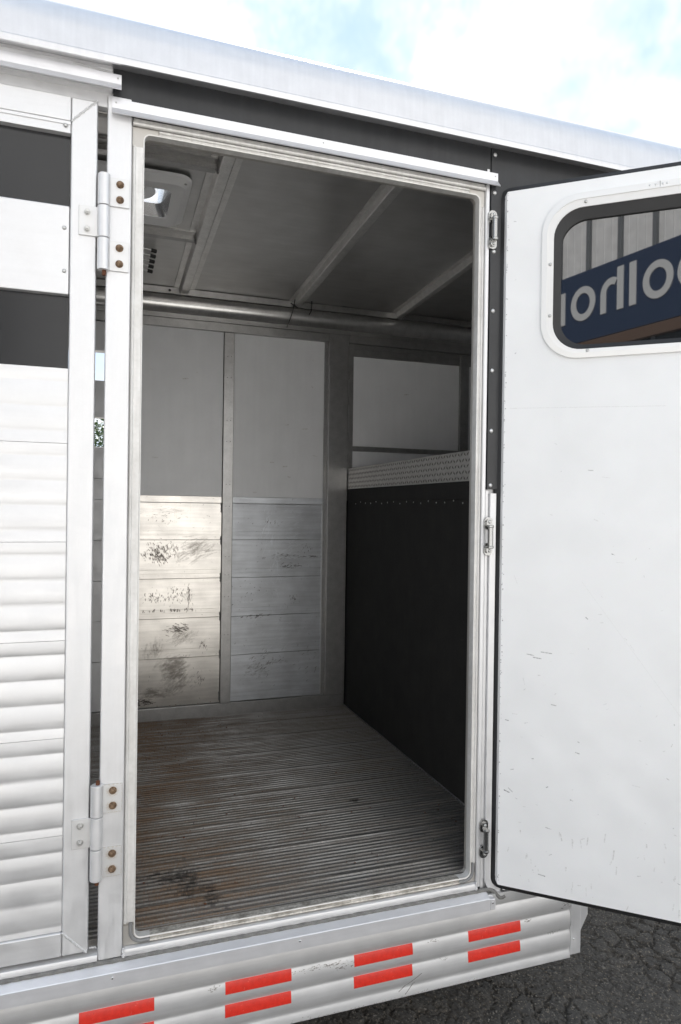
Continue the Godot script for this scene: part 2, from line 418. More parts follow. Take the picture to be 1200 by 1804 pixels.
# ribbed floor: x 0 to 1.3, z -1.85 to 0
func make_floor_material():
	var W := 1024
	var blot := field(51, W, W, 0.005, 5)
	var st := field(52, W, W, 0.05, 4, 16, 1)
	var fine := field(53, W, W, 0.2, 3)
	var bd := blot.get_data()
	var sd := st.get_data()
	var fd := fine.get_data()
	var o := PackedByteArray(); o.resize(W * W * 3)
	var q := PackedByteArray(); q.resize(W * W * 3)
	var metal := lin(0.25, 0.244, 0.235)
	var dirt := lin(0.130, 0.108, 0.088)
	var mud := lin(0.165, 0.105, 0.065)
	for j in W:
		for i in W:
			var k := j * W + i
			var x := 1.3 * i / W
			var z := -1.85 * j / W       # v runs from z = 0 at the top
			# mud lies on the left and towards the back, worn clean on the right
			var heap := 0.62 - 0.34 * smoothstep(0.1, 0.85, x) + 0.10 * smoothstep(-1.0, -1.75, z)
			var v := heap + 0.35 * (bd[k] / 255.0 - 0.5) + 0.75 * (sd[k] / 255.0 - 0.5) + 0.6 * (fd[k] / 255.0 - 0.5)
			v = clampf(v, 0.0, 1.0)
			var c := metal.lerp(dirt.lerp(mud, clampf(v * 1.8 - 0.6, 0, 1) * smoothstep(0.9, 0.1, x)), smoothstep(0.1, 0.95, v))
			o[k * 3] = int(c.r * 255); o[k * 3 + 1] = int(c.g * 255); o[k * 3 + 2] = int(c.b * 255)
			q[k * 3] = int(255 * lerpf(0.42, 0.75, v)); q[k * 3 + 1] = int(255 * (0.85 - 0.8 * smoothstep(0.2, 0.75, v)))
	var im := Image.create_from_data(W, W, false, Image.FORMAT_RGB8, o)
	var wet := lin(0.02, 0.017, 0.015)
	for e in [[0.24, -0.22, 0.03, 0.08, 260], [0.30, -0.16, 0.02, 0.06, 160], [0.20, -0.27, 0.06, 0.02, 120], [0.90, -0.62, 0.02, 0.012, 70], [0.16, -0.30, 0.10, 0.012, 90]]:
		for k in e[4]:
			var x: float = (e[0] + rng.randfn(0, e[2] * 0.6)) / 1.3 * W
			var y: float = -(e[1] + rng.randfn(0, e[3] * 0.6)) / 1.85 * W
			stroke(im, x - 5, y, x + 5, y, rng.randf_range(0.5, 1.5), wet, 0.36)
	for k in 500: dab(im, rng.randf() * W, rng.randf() * W, rng.randf_range(0.4, 1.6), wet if rng.randf() < 0.7 else lin(0.5, 0.45, 0.4), 0.6)
	var m := mat(Color.WHITE, 1.0, 1.0)
	m.albedo_texture = tex(im)
	var rm := tex(Image.create_from_data(W, W, false, Image.FORMAT_RGB8, q))
	m.roughness_texture = rm; m.roughness_texture_channel = BaseMaterial3D.TEXTURE_CHANNEL_RED
	m.metallic_texture = rm; m.metallic_texture_channel = BaseMaterial3D.TEXTURE_CHANNEL_GREEN
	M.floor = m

# the door's painted inner face: 1.05 m wide (s from -0.03), 2.1 m high (y from 0.49)
func make_door_material():
	var W := 1024
	var H := 2048
	var blot := field(61, W, H, 0.004, 4)
	var fine := field(62, W, H, 0.12, 2)
	var im := tint(W, H, [blot, fine], [0.8, 0.15], lin(0.74, 0.745, 0.75), lin(0.80, 0.805, 0.81))
	var ink := lin(0.07, 0.07, 0.075)
	var grey := lin(0.42, 0.41, 0.40)
	var marks := [[0.0, 1.925, 0.42, 1.915, 0.7, 0.5], [0.22, 1.74, 0.25, 1.737, 1.2, 0.6], [0.26, 1.72, 0.30, 1.715, 0.8, 0.4], [0.10, 1.19, 0.055, 1.195, 1.2, 0.7], [0.06, 1.20, 0.10, 1.196, 1.0, 0.8],
		[0.10, 1.21, 0.16, 1.205, 1.0, 0.8], [0.05, 1.13, 0.06, 1.09, 0.8, 0.6], [0.13, 1.06, 0.16, 1.055, 1.0, 0.6], [0.0, 1.0, 0.02, 0.995, 1.3, 0.9], [0.02, 1.02, 0.05, 1.02, 0.8, 0.6], [0.20, 0.93, 0.22, 0.925, 1.4, 0.8],
		[0.0, 0.79, 0.03, 0.78, 1.6, 0.8], [0.01, 0.80, 0.04, 0.775, 1.0, 0.7], [0.21, 1.42, 0.48, 1.05, 0.5, 0.35], [0.12, 0.70, 0.15, 0.695, 1.2, 0.5], [0.10, 0.56, 0.14, 0.555, 1.6, 0.6], [0.35, 0.86, 0.39, 0.855, 0.8, 0.5],
		[0.24, 1.60, 0.26, 1.59, 0.9, 0.5], [0.02, 1.43, 0.04, 1.38, 0.7, 0.4], [0.30, 1.48, 0.34, 1.478, 0.7, 0.35], [0.34, 1.25, 0.36, 1.22, 0.7, 0.4]]
	for e in marks:
		
		var far := 0.5 if absf(e[2] - e[0]) < 0.2 else 1.0
		stroke(im, (e[0] + 0.03) / 1.05 * W, (2.59 - e[1]) / 2.1 * H, (lerpf(e[0], e[2], far) + 0.03) / 1.05 * W, (2.59 - lerpf(e[1], e[3], far)) / 2.1 * H, e[4] * 0.9, ink if e[4] > 0.9 else grey, e[5] * 0.7)
	for k in 170:
		var x := rng.randf() * W
		var y := H - absf(rng.randfn(0, 0.40)) * H
		var a := rng.randfn(0, 0.6)
		var l := rng.randf_range(1, 9)
		stroke(im, x, y, x + cos(a) * l, y + sin(a) * l, rng.randf_range(0.4, 1.3), ink if rng.randf() < 0.4 else grey, rng.randf_range(0.12, 0.55))
	for k in 90:             # rub marks low on the door
		var x := rng.randf() * W
		var y := H * rng.randf_range(0.90, 0.995)
		stroke(im, x, y, x + rng.randfn(0, 2), y - rng.randf_range(3, 26), rng.randf_range(0.8, 2.0), grey, rng.randf_range(0.15, 0.5))
	for k in 120:            # chipped left edge
		dab(im, 14 + absf(rng.randfn(0, 2.5)), rng.randf() * H, rng.randf_range(0.5, 1.6), ink, 0.6)
	var m := mat(Color.WHITE, 0.36)
	m.albedo_texture = tex(im)
	m.heightmap_enabled = true; m.heightmap_scale = 0.22; m.heightmap_texture = tex(field(63, 512, 1024, 0.012, 2)); M.door = m

# corrugated skirt: x -0.3 to 1.45, y 0.2 to 0.5
func make_skirt_material():
	var W := 2048
	var H := 512
	var st := field(71, W, H, 0.05, 3, 16, 1)
	var blot := field(72, W, H, 0.008, 4)
	var fine := field(73, W, H, 0.2, 2)
	var im := tint(W, H, [st, blot, fine], [0.5, 0.7, 0.2], lin(0.63, 0.63, 0.635), lin(0.77, 0.77, 0.775))
	var ink := lin(0.08, 0.07, 0.06)
	for e in [[0.58, 0.365, 0.09, 0.005, 90], [0.285, 0.366, 0.012, 0.006, 20], [0.915, 0.37, 0.02, 0.004, 14], [1.235, 0.37, 0.012, 0.004, 16], [1.37, 0.40, 0.015, 0.012, 24], [0.95, 0.31, 0.02, 0.006, 10], [1.33, 0.315, 0.02, 0.006, 14], [0.64, 0.35, 0.02, 0.004, 20]]:
		for k in e[4]:
			var x: float = (e[0] + rng.randfn(0, e[2] * 0.6) + 0.3) / 1.75 * W
			var y: float = (0.5 - e[1] - rng.randfn(0, e[3] * 0.6)) / 0.3 * H
			stroke(im, x, y, x + rng.randf_range(1, 7), y + rng.randf_range(-2, 2), rng.randf_range(0.6, 1.8), ink, rng.randf_range(0.3, 0.8))
	for e in [[0.81, 0.245, 0.88, 0.285], [0.83, 0.235, 0.86, 0.262]]:
		for k in 2: stroke(im, (e[0] + 0.3) / 1.75 * W, (0.5 - e[1]) / 0.3 * H, (e[2] + 0.3) / 1.75 * W, (0.5 - e[3]) / 0.3 * H, 0.9, ink, 0.8)
	for k in 260:            # stone chips along the lower edge
		var x := rng.randf_range(0.45, 0.78) * W
		var y := H - 44 - absf(rng.randfn(0, 7))
		dab(im, x, y, rng.randf_range(0.6, 2.2), lin(0.3, 0.29, 0.28), 0.5)
	var m := mat(Color.WHITE, 0.40, 0.60)
	m.albedo_texture = tex(im); M.skirt = m

# rust bled onto a hinge leaf round its two bolts (leaf 0.045 x 0.08)
func make_leaf_material():
	var n := noise(81, 0.09, 4)
	for e in [["leaf_clean", 0.12], ["leaf_rusty", 1.0]]:
		var im := Image.create(96, 160, false, Image.FORMAT_RGB8)
		for j in 160:
			for i in 96:
				var v := n.get_noise_2d(i, j)
				var d := minf(Vector2(i - 46, j - 40).length(), Vector2(i - 46, j - 122).length())
				var a: float = pow(clampf(1.15 - d / 30.0 + v * 0.5, 0.0, 1.0), 1.6) * e[1]
				var edge := minf(minf(i, 95 - i), minf(j, 159 - j))
				a = maxf(a, clampf(0.35 - edge / 9.0 + v * 0.9, 0, 1) * e[1] * 0.8)
				im.set_pixel(i, j, lin(0.66, 0.66, 0.66).lerp(lin(0.40, 0.29, 0.18), a * 0.7))
		var m := mat(Color.WHITE, 0.45, 0.55)
		m.albedo_texture = tex(im); M[e[0]] = m

func make_outdoors():
	var W := 1024
	var grain := noise(91, 0.10, 2, FastNoiseLite.TYPE_CELLULAR); grain.cellular_return_type = FastNoiseLite.RETURN_CELL_VALUE
	var g := grain.get_seamless_image(W, W); g.convert(Image.FORMAT_L8)
	var blot := field(92, W, W, 0.006, 4)
	var fine := field(93, W, W, 0.25, 2)
	var im := tint(W, W, [g, blot, fine], [0.5, 0.5, 0.9], lin(0.032, 0.030, 0.027), lin(0.128, 0.119, 0.107))
	for k in 7000: dab(im, rng.randf() * W, rng.randf() * W, rng.randf_range(1.0, 3.6), [lin(0.22, 0.20, 0.17), lin(0.018, 0.017, 0.016), lin(0.30, 0.25, 0.19)][rng.randi() % 3], 0.75)
	var m := mat(Color.WHITE, 0.9)
	m.albedo_texture = tex(im)
	triplanar(m, 1.25); M.asphalt = m
	m = mat(Color.WHITE, 0.9)
	m.albedo_texture = tex(tint(W, W, [blot, fine, g], [1.0, 0.5, 0.1], lin(0.36, 0.357, 0.348), lin(0.50, 0.497, 0.487)))
	triplanar(m, 0.4); M.concrete = m
	m = mat(Color.WHITE, 0.55)
	m.albedo_texture = tex(tint(W, W, [blot, fine], [1.0, 0.3], lin(0.55, 0.555, 0.56), lin(0.68, 0.685, 0.69)))
	triplanar(m, 0.5); M.sheet = m
	m = mat(lin(0.014, 0.030, 0.072), 0.5); M.sign_blue = m
	M.seam = mat(lin(0.16, 0.17, 0.18), 0.5, 0.3)
	M.letter = mat(lin(0.52, 0.53, 0.54), 0.5)
	M.beam_brown = mat(lin(0.10, 0.06, 0.04), 0.7)
	M.dark_glass = mat(lin(0.01, 0.012, 0.014), 0.05)
	m = mat(Color.WHITE, 0.6)
	m.albedo_texture = tex(tint(W, W, [blot, fine], [1.0, 0.5], lin(0.03, 0.055, 0.018), lin(0.075, 0.12, 0.04)))
	m.backlight_enabled = true; m.backlight = lin(0.05, 0.09, 0.02)
	triplanar(m, 0.8); M.leaves = m
	m = mat(Color.WHITE, 0.9)
	m.albedo_texture = tex(tint(W, W, [blot, fine], [1.0, 0.6], lin(0.05, 0.038, 0.028), lin(0.13, 0.10, 0.08)))
	triplanar(m, 2.0); M.bark = m

# ---------------------------------------------------------------- small shared meshes
func make_small():
	begin(); dome(Vector3.ZERO, Vector3(0, 0, 1), 0.0064, 0.003, 14, 3); cyl(Vector3(0, 0, 0.0022), Vector3(0, 0, 0.0034), 0.0018, 0.0014, 8); K.rivet = mesh()
	begin(); dome(Vector3.ZERO, Vector3(0, 0, 1), 0.0036, 0.0018, 10, 2); K.small_rivet = mesh()
	begin(); cyl(Vector3.ZERO, Vector3(0, 0, 0.0008), 0.0016, 0.0016, 8); K.dot = mesh()
	begin(); cyl(Vector3.ZERO, Vector3(0, 0, 0.0016), 0.0095, 0.0095, 18, 0.0005); cyl(Vector3(0, 0, 0.0016), Vector3(0, 0, 0.0075), 0.0078, 0.0074, 6, 0.0006); dome(Vector3(0, 0, 0.0074), Vector3(0, 0, 1), 0.0062, 0.0018, 10, 2); K.bolt = mesh()
	begin(); cyl(Vector3.ZERO, Vector3(0, 0, 0.0012), 0.0080, 0.0080, 18, 0.0004); cyl(Vector3(0, 0, 0.0012), Vector3(0, 0, 0.0085), 0.0064, 0.0064, 6, 0.0006); cyl(Vector3(0, 0, 0.008), Vector3(0, 0, 0.0125), 0.0040, 0.0038, 10, 0.0006); K.nut = mesh()
	# a pan-head screw with a cross slot
	begin(); dome(Vector3.ZERO, Vector3(0, 0, 1), 0.0052, 0.0026, 12, 3)
	bx(Vector3(-0.0032, -0.0006, 0.0015), Vector3(0.0032, 0.0006, 0.0029), 0.0); bx(Vector3(-0.0006, -0.0032, 0.0014), Vector3(0.0006, 0.0032, 0.0030), 0.0); K.screw = mesh()
	# weld beads: lumps laid in a row along y
	for v in 3:
		var r := RandomNumberGenerator.new(); r.seed = 40 + v
		begin()
		for k in 9: dome(Vector3(r.randfn(0, 0.0008), (k - 4) * 0.0042, 0), Vector3(0, 0, 1), 0.0036 * r.randf_range(0.8, 1.2), 0.0028 * r.randf_range(0.7, 1.3), 8, 2)
		K["weld%d" % v] = mesh()

func weld(parent: Node, at: Vector3, angle := 0.0, length := 1.0, m: Material = null):
	inst(K["weld%d" % (rng.randi() % 3)], "weld_bead", M.weld if m == null else m, parent, at, Basis(Vector3(0, 0, 1), angle) * Basis.from_scale(Vector3(1, length, 1)))

func bow_of(t: float) -> float:
	return 1.0 - pow(absf(2.0 * pow(t, 0.85) - 1.0), 2.0)

# the scalloped face of an extruded plank: bulges of pitch P meeting in cusps at c0 - k * P, between y0 (low) and y1 (high)
const PITCH := 0.0605
func scallops(y0: float, y1: float, c0: float, zf: float, zb: float, bulge: float) -> Array:
	var pr := [Vector2(zb, y0), Vector2(zb, y1)]
	var n := 44
	var ys := []
	for k in n + 1: ys.append(lerpf(y1, y0, float(k) / n))
	for k in range(-40, 41):
		var c := c0 + k * PITCH
		if c < y1 - 0.001 and c > y0 + 0.001: ys.append(c)
	ys.sort(); ys.reverse()
	var last := 9.0
	for y in ys:
		if absf(last - y) < 0.0006: continue
		last = y
		var t: float = fposmod((y - c0) / PITCH, 1.0)
		# a fuller upper half, like the drawn plank
		pr.append(Vector2(zf + bulge * bow_of(t), y))
	return pr

# ---------------------------------------------------------------- the ceiling's slight arch
func arch(z: float) -> float:
	return 2.735 + 0.040 * (minf(z, -0.45) + 1.8276) - 0.30 * pow(maxf(z + 0.45, 0.0), 2.0)

func arch_sweep(pr: Array, z0: float, z1: float, n := 14):   # profile of (x, height relative to the arch), open below
	for k in n:
		var a := lerpf(z0, z1, float(k) / n)
		var b := lerpf(z0, z1, float(k + 1) / n)
		for i in pr.size() - 1:
			var p: Vector2 = pr[i]
			var q: Vector2 = pr[i + 1]
			var d := q - p
			var nn := Vector3(d.y, -d.x, 0).normalized()
			quad(Vector3(p.x, arch(a) + p.y, a), Vector3(q.x, arch(a) + q.y, a), Vector3(q.x, arch(b) + q.y, b), Vector3(p.x, arch(b) + p.y, b), nn)

# an arched sheet from x0 to x1, between two heights over the arch, with the vent's square cut out of it
func holed_sheet(x0: float, x1: float, h0: float, h1: float):
	for e in [[x0, -0.022, ZB, -0.008], [0.232, x1, ZB, -0.008], [-0.022, 0.232, ZB, -0.987], [-0.022, 0.232, -0.733, -0.008]]:
		arch_sweep([Vector2(e[0], h0), Vector2(e[1], h0)], e[2], e[3], 16); arch_sweep([Vector2(e[1], h1), Vector2(e[0], h1)], e[2], e[3], 16)

# ---------------------------------------------------------------- trailer
const ZB := -1.8276      # face of the far wall's sheets
const XB := 1.277        # face of the bulkhead
var T: Node3D

func build_trailer():
	T = part("livestock_trailer", self)
	tag(T, "silver aluminium livestock trailer with its white side door swung wide open", "trailer")
	build_shell(); build_side(); build_frame(); build_gate(); build_hinges(); build_floor(); build_far_wall(); build_bulkhead(); build_ceiling(); build_door()

func build_shell():
	# what closes the box: header, far skin, ends, nose; hidden for the most part
	begin()
	bx(Vector3(-3.2, 2.606, -0.06), Vector3(3.4, 2.735, -0.008), 0.002)
	done("header_beam", M.alu_dull, T)
	begin(); bx(Vector3(-3.2, 0.25, -0.062), Vector3(1.40, 0.4385, -0.004), 0.003); done("sill_beam", M.alu_dull, T)
	begin(); bx(Vector3(-3.2, 0.44, ZB - 0.03), Vector3(XB + 0.1, 0.508, -0.050), 0.003); done("floor_underlay", M.alu_dull, T)
	var f := part("far_side_skin", T)
	begin(); bx(Vector3(0.06, 0.25, -1.89), Vector3(1.44, 2.735, -1.842), 0.003); done("skin_sheet", M.alu_dull, f)
	begin(); bx(Vector3(1.44, 1.76, -1.89), Vector3(3.4, 2.735, -1.842), 0.003); done("skin_sheet", M.alu_dull, f)
	# rear stock section: planks below, two open air gaps above
	for e in [[0.25, 1.912], [2.059, 2.242], [2.391, 2.735]]:
		begin(); prism(scallops(e[0], e[1], 1.9204, -1.885, -1.842, -0.006), "x", -3.2, 0.058); done("skin_plank", M.slat, f)
	begin(); bx(Vector3(-3.24, 0.25, -1.89), Vector3(-3.202, 2.735, 0.0), 0.003); done("rear_wall", M.alu_dull, T)
	begin(); bx(Vector3(3.402, 1.76, -1.89), Vector3(3.44, 2.735, 0.0), 0.003); done("nose_wall", M.alu_dull, T)
	begin(); bx(Vector3(XB + 0.012, 1.752, -1.841), Vector3(3.4, 1.828, -0.062), 0.003); done("nose_floor", M.alu_dull, T)
	begin(); bx(Vector3(1.452, 1.76, -0.060), Vector3(3.4, 2.604, -0.012), 0.003); done("nose_side_wall", M.liner, T)
	begin(); bx(Vector3(-3.2, 0.49, -0.05), Vector3(-0.97, 2.604, -0.004), 0.003); done("rear_side_wall", M.alu_dull, T)
	# wheels under the rear section
	for x in [-1.75, -2.6]:
		for s in [[-0.28, -0.06], [-1.83, -1.61]]:
			var w := part("wheel", T, Vector3(x, 0.36, 0))
			begin(); cyl(Vector3(0, 0, s[0]), Vector3(0, 0, s[1]), 0.36, 0.36, 36, 0.04); done("tyre", M.tyre, w)
			begin(); cyl(Vector3(0, 0, s[0] - 0.004), Vector3(0, 0, s[1] + 0.004), 0.2, 0.2, 24, 0.01); done("rim", M.steel, w)
	begin(); bx(Vector3(-3.1, 0.30, -1.5), Vector3(1.2, 0.438, -1.42), 0.004); bx(Vector3(-3.1, 0.30, -0.42), Vector3(1.2, 0.438, -0.34), 0.004); done("chassis_beam", M.alu_dull, T)
	var j := part("landing_jack", T, Vector3(3.1, 0, -0.94))
	begin(); bx(Vector3(-0.06, 0.35, -0.06), Vector3(0.06, 1.75, 0.06), 0.004); done("jack_tube", M.gasket, j)
	begin(); cyl(Vector3(0, 0.02, 0), Vector3(0, 0.36, 0), 0.04, 0.04, 16); cyl(Vector3(0, 0, 0), Vector3(0, 0.02, 0), 0.11, 0.11, 20, 0.004); done("jack_foot", M.steel, j)
	# roof deck and the rolled roof rails
	var rf := part("roof", T)
	begin(); holed_sheet(-3.24, 3.44, 0.066, 0.076); done("roof_deck", M.roof, rf)
	for side in 2:
		var pr := []
		for p in [[-0.004, 2.742], [-0.004, 2.702], [0.032, 2.696], [0.040, 2.688], [0.0465, 2.688], [0.0475, 2.694], [0.0475, 2.703], [0.0445, 2.7065]]: pr.append(Vector2(p[0], p[1]))
		var c := Vector2(-0.0455, 2.758)
		for k in 13:
			var a := deg_to_rad(lerpf(0, 88, k / 12.0))
			pr.append(c + Vector2(cos(a) * 0.088, sin(a) * 0.088))
		pr.append(Vector2(-0.06, 2.80)); pr.append(Vector2(-0.03, 2.742))
		if side == 1:
			for i in pr.size(): pr[i] = Vector2(-1.828 - pr[i].x - 0.06, pr[i].y)
		begin(); prism(pr, "x", -3.25, 3.45, 20.0); done("roof_rail", M.roof, rf)

func build_side():
	# black sheet above the doorway, then the sheet of the nose with its row of rivets
	var s := part("black_side_sheet", T)
	begin(); bx(Vector3(0.0095, 2.59, -0.0075), Vector3(1.0775, 2.705, -0.001), 0.0008); done("sheet", M.black_sheet, s)
	begin(); bx(Vector3(1.0795, 1.6845, -0.0115), Vector3(1.660, 2.705, 0.0006), 0.0008); done("sheet", M.black_sheet, s)
	begin(); bx(Vector3(1.662, 1.70, -0.0115), Vector3(3.4, 2.705, -0.001), 0.0008); done("sheet", M.black_sheet, s)
	for y in [2.682, 2.569, 2.394, 2.217, 2.039, 1.859, 1.6963]: inst(K.rivet, "rivet", M.rivet, s, Vector3(1.0915, y, 0.0006))
	# drip rails
	for e in [[0.0075, 1.1005, 2.5995, 0.0, "drip_rail"], [-1.0, 0.0285, 2.652, 0.0125, "drip_rail"]]:
		var d := part(e[4], T)
		var y: float = e[2]
		var z: float = e[3]
		begin(); prism([Vector2(z - 0.0009, y + 0.027), Vector2(z - 0.0009, y + 0.002), Vector2(z + 0.017, y - 0.0175), Vector2(z + 0.0195, y - 0.0165), Vector2(z + 0.003, y + 0.004), Vector2(z + 0.003, y + 0.027)], "x", e[0], e[1], 10.0)
		done("drip_moulding", M.rail, d)
		for x in [0.0, 0.5, 1.0]:
			inst(K.dot, "rivet", M.hole, d, Vector3(lerpf(e[0] + 0.009, e[1] - 0.009, x), y + 0.017, z + 0.003))
			inst(K.small_rivet, "rivet", M.rivet, d, Vector3(lerpf(e[0] + 0.009, e[1] - 0.009, x), y + 0.017, z + 0.0022))
	# welded header tube over the gate
	var h := part("gate_header", T)
	begin(); bx(Vector3(-1.0, 2.640, -0.03), Vector3(0.0085, 2.702, 0.0108), 0.004); done("header_tube", M.alu_u, h)
	begin(); prism(scallops(2.690, 2.706, 2.706, 0.004, -0.03, 0.012), "x", -1.0, 0.0082, 60.0); done("header_lip", M.alu_u, h)
	begin(); cyl(Vector3(-1.0, 2.629, -0.022), Vector3(-0.0045, 2.629, -0.022), 0.0105, 0.0105, 16); done("header_rod", M.cast, h)
	begin(); bx(Vector3(-1.0, 2.604, -0.05), Vector3(-0.0045, 2.645, -0.033), 0.001); done("header_back", M.cast, h)
	for k in 10: inst(K["weld%d" % (k % 3)], "weld_bead", M.weld_bright, h, Vector3(-0.075 + k * 0.0085, 2.6885 - 0.0006 * k, 0.0109), Basis(Vector3(0, 0, 1), 1.45) * Basis.from_scale(Vector3(0.7, 0.4, 0.8)))
	# post between gate and doorway
	begin()
	bx(Vector3(-0.0035, 0.487, -0.05), Vector3(0.0560, 2.636, 0.0), 0.004); done("door_post", M.alu_v, T)
	# right of the doorway: post tube, hinge strip with its swept foot, side skin
	begin(); bx(Vector3(1.0628, 0.492, -0.05), Vector3(1.0780, 2.64, 0.0), 0.005); done("hinge_post", M.alu_v, T)
	begin(); bx(Vector3(1.0782, 0.470, -0.05), Vector3(1.0905, 1.683, -0.0045), 0.003); done("hinge_post_flange", M.alu_v, T)
	var pr := []
	var po := []
	for k in 13:
		var a := deg_to_rad(lerpf(180, 262, k / 12.0))
		pr.append(Vector2(1.150 + 0.0595 * cos(a), 0.5225 + 0.0595 * sin(a)))
		po.append(Vector2(1.150 + 0.040 * cos(a), 0.5225 + 0.040 * sin(a)))
	po.reverse()
	var all := [Vector2(1.110, 1.672), Vector2(1.0905, 1.672)]
	all.append_array(pr); all.append_array(po)
	begin(); prism(all, "z", -0.02, 0.0035); done("hinge_strip", M.alu_v, T)
	begin(); bx(Vector3(1.0783, 0.478, -0.05), Vector3(1.45, 2.604, -0.013), 0.002); done("side_skin", M.alu_dull, T)
	# corrugated skirt
	var k_ := part("skirt", T)
	begin("xy", Rect2(-0.3, 0.2, 1.75, 0.3))
	prism(scallops(0.2285, 0.474, 0.3775, 0.009, -0.003, 0.0054), "x", -3.2, 1.392, 50.0); done("skirt_plank", M.skirt, k_)
	# upper plank that shows right of the rub rail
	begin("xy", Rect2(-0.3, 0.2, 1.75, 0.3)); prism(scallops(0.4755, 1.67, 0.3775, 0.0, -0.012, 0.006), "x", 1.152, 1.392, 50.0); done("side_plank", M.skirt, k_)
	begin()
	prism([Vector2(1.3925, -0.004), Vector2(1.3925, 0.0155), Vector2(1.428, 0.0155), Vector2(1.4305, 0.0135), Vector2(1.4305, -0.012), Vector2(1.424, -0.012), Vector2(1.424, -0.004)], "y", 0.238, 1.66, 10.0)
	done("skirt_end_cap", M.alu_v, k_)
	begin(); prism([Vector2(1.4315, 0.262), Vector2(1.437, 0.262), Vector2(1.478, 0.335), Vector2(1.478, 1.70), Vector2(1.4315, 1.70)], "z", -0.40, -0.0125); done("front_panel", M.alu_v, k_)
	for y in [0.285, 0.62, 1.0]: inst(K.small_rivet, "rivet", M.rivet, k_, Vector3(1.403, y, 0.0155))
	# torn lower edge of the skirt: a thin bent flange
	begin(); prism([Vector2(0.006, 0.2280), Vector2(0.012, 0.2280), Vector2(0.004, 0.2225), Vector2(-0.02, 0.2225), Vector2(-0.02, 0.2250)], "x", -3.2, 1.30); done("skirt_flange", M.alu_u, k_)
	# red reflective strips laid over the bulges
	for x in [-0.403, -0.0443, 0.3140, 0.6728, 1.0319]:
		for y in [0.3757, 0.3152]:
			var o := []
			for i in 9:
				var yy: float = y - 0.030 * i / 8.0
				var t: float = fposmod((yy - 0.3775) / PITCH, 1.0)
				o.append(Vector2(0.009 + 0.0054 * bow_of(t) + 0.0007, yy))
			var b := o.duplicate(); b.reverse()
			for p in b: o.append(p - Vector2(0.0012, 0))
			begin(); prism(o, "x", x, x + 0.1785, 40.0)
			var s_ := done("reflective_strip", M.tape, T)
			s_.set_meta("label", "red reflective strip stuck on the corrugated skirt")
	# rub rail: sloping top, upright flange
	var r := part("rub_rail", T)
	begin(); prism([Vector2(-0.002, 0.4835), Vector2(0.0, 0.4838), Vector2(0.029, 0.4720), Vector2(0.0305, 0.4705), Vector2(0.0305, 0.4365), Vector2(0.0275, 0.4360), Vector2(0.0275, 0.4685), Vector2(-0.002, 0.479)], "x", -3.2, 1.0935, 10.0); done("rail_moulding", M.rail, r)
	begin(); bx(Vector3(1.0937, 0.4365, 0.0095), Vector3(1.1135, 0.470, 0.0302), 0.003); done("rail_end", M.rail, r)
	for x in [-0.35, 0.0325, 0.51, 1.102]:
		inst(K.small_rivet, "screw", M.rivet, r, Vector3(x, 0.459, 0.0304)); inst(K.dot, "screw_slot", M.hole, r, Vector3(x, 0.459, 0.0318))
	# bead of grey sealant along the rail, lumpy
	var pts := []
	var nz := noise(5, 9.0, 3)
	for k in 240:
		var x := lerpf(-0.9, 1.105, k / 239.0)
		pts.append(Vector3(x, 0.4845 + 0.0012 * nz.get_noise_1d(x * 3.0), 0.003 + 0.0012 * nz.get_noise_1d(x * 5.0 + 40)))
	for e in [[1.118, 0.479, 0.006], [1.128, 0.468, 0.012], [1.136, 0.460, 0.013], [1.145, 0.459, 0.013], [1.153, 0.462, 0.012]]: pts.append(Vector3(e[0], e[1], e[2]))
	begin(); tube(pts, 0.0058, 8); done("sealant_bead", M.caulk, T)

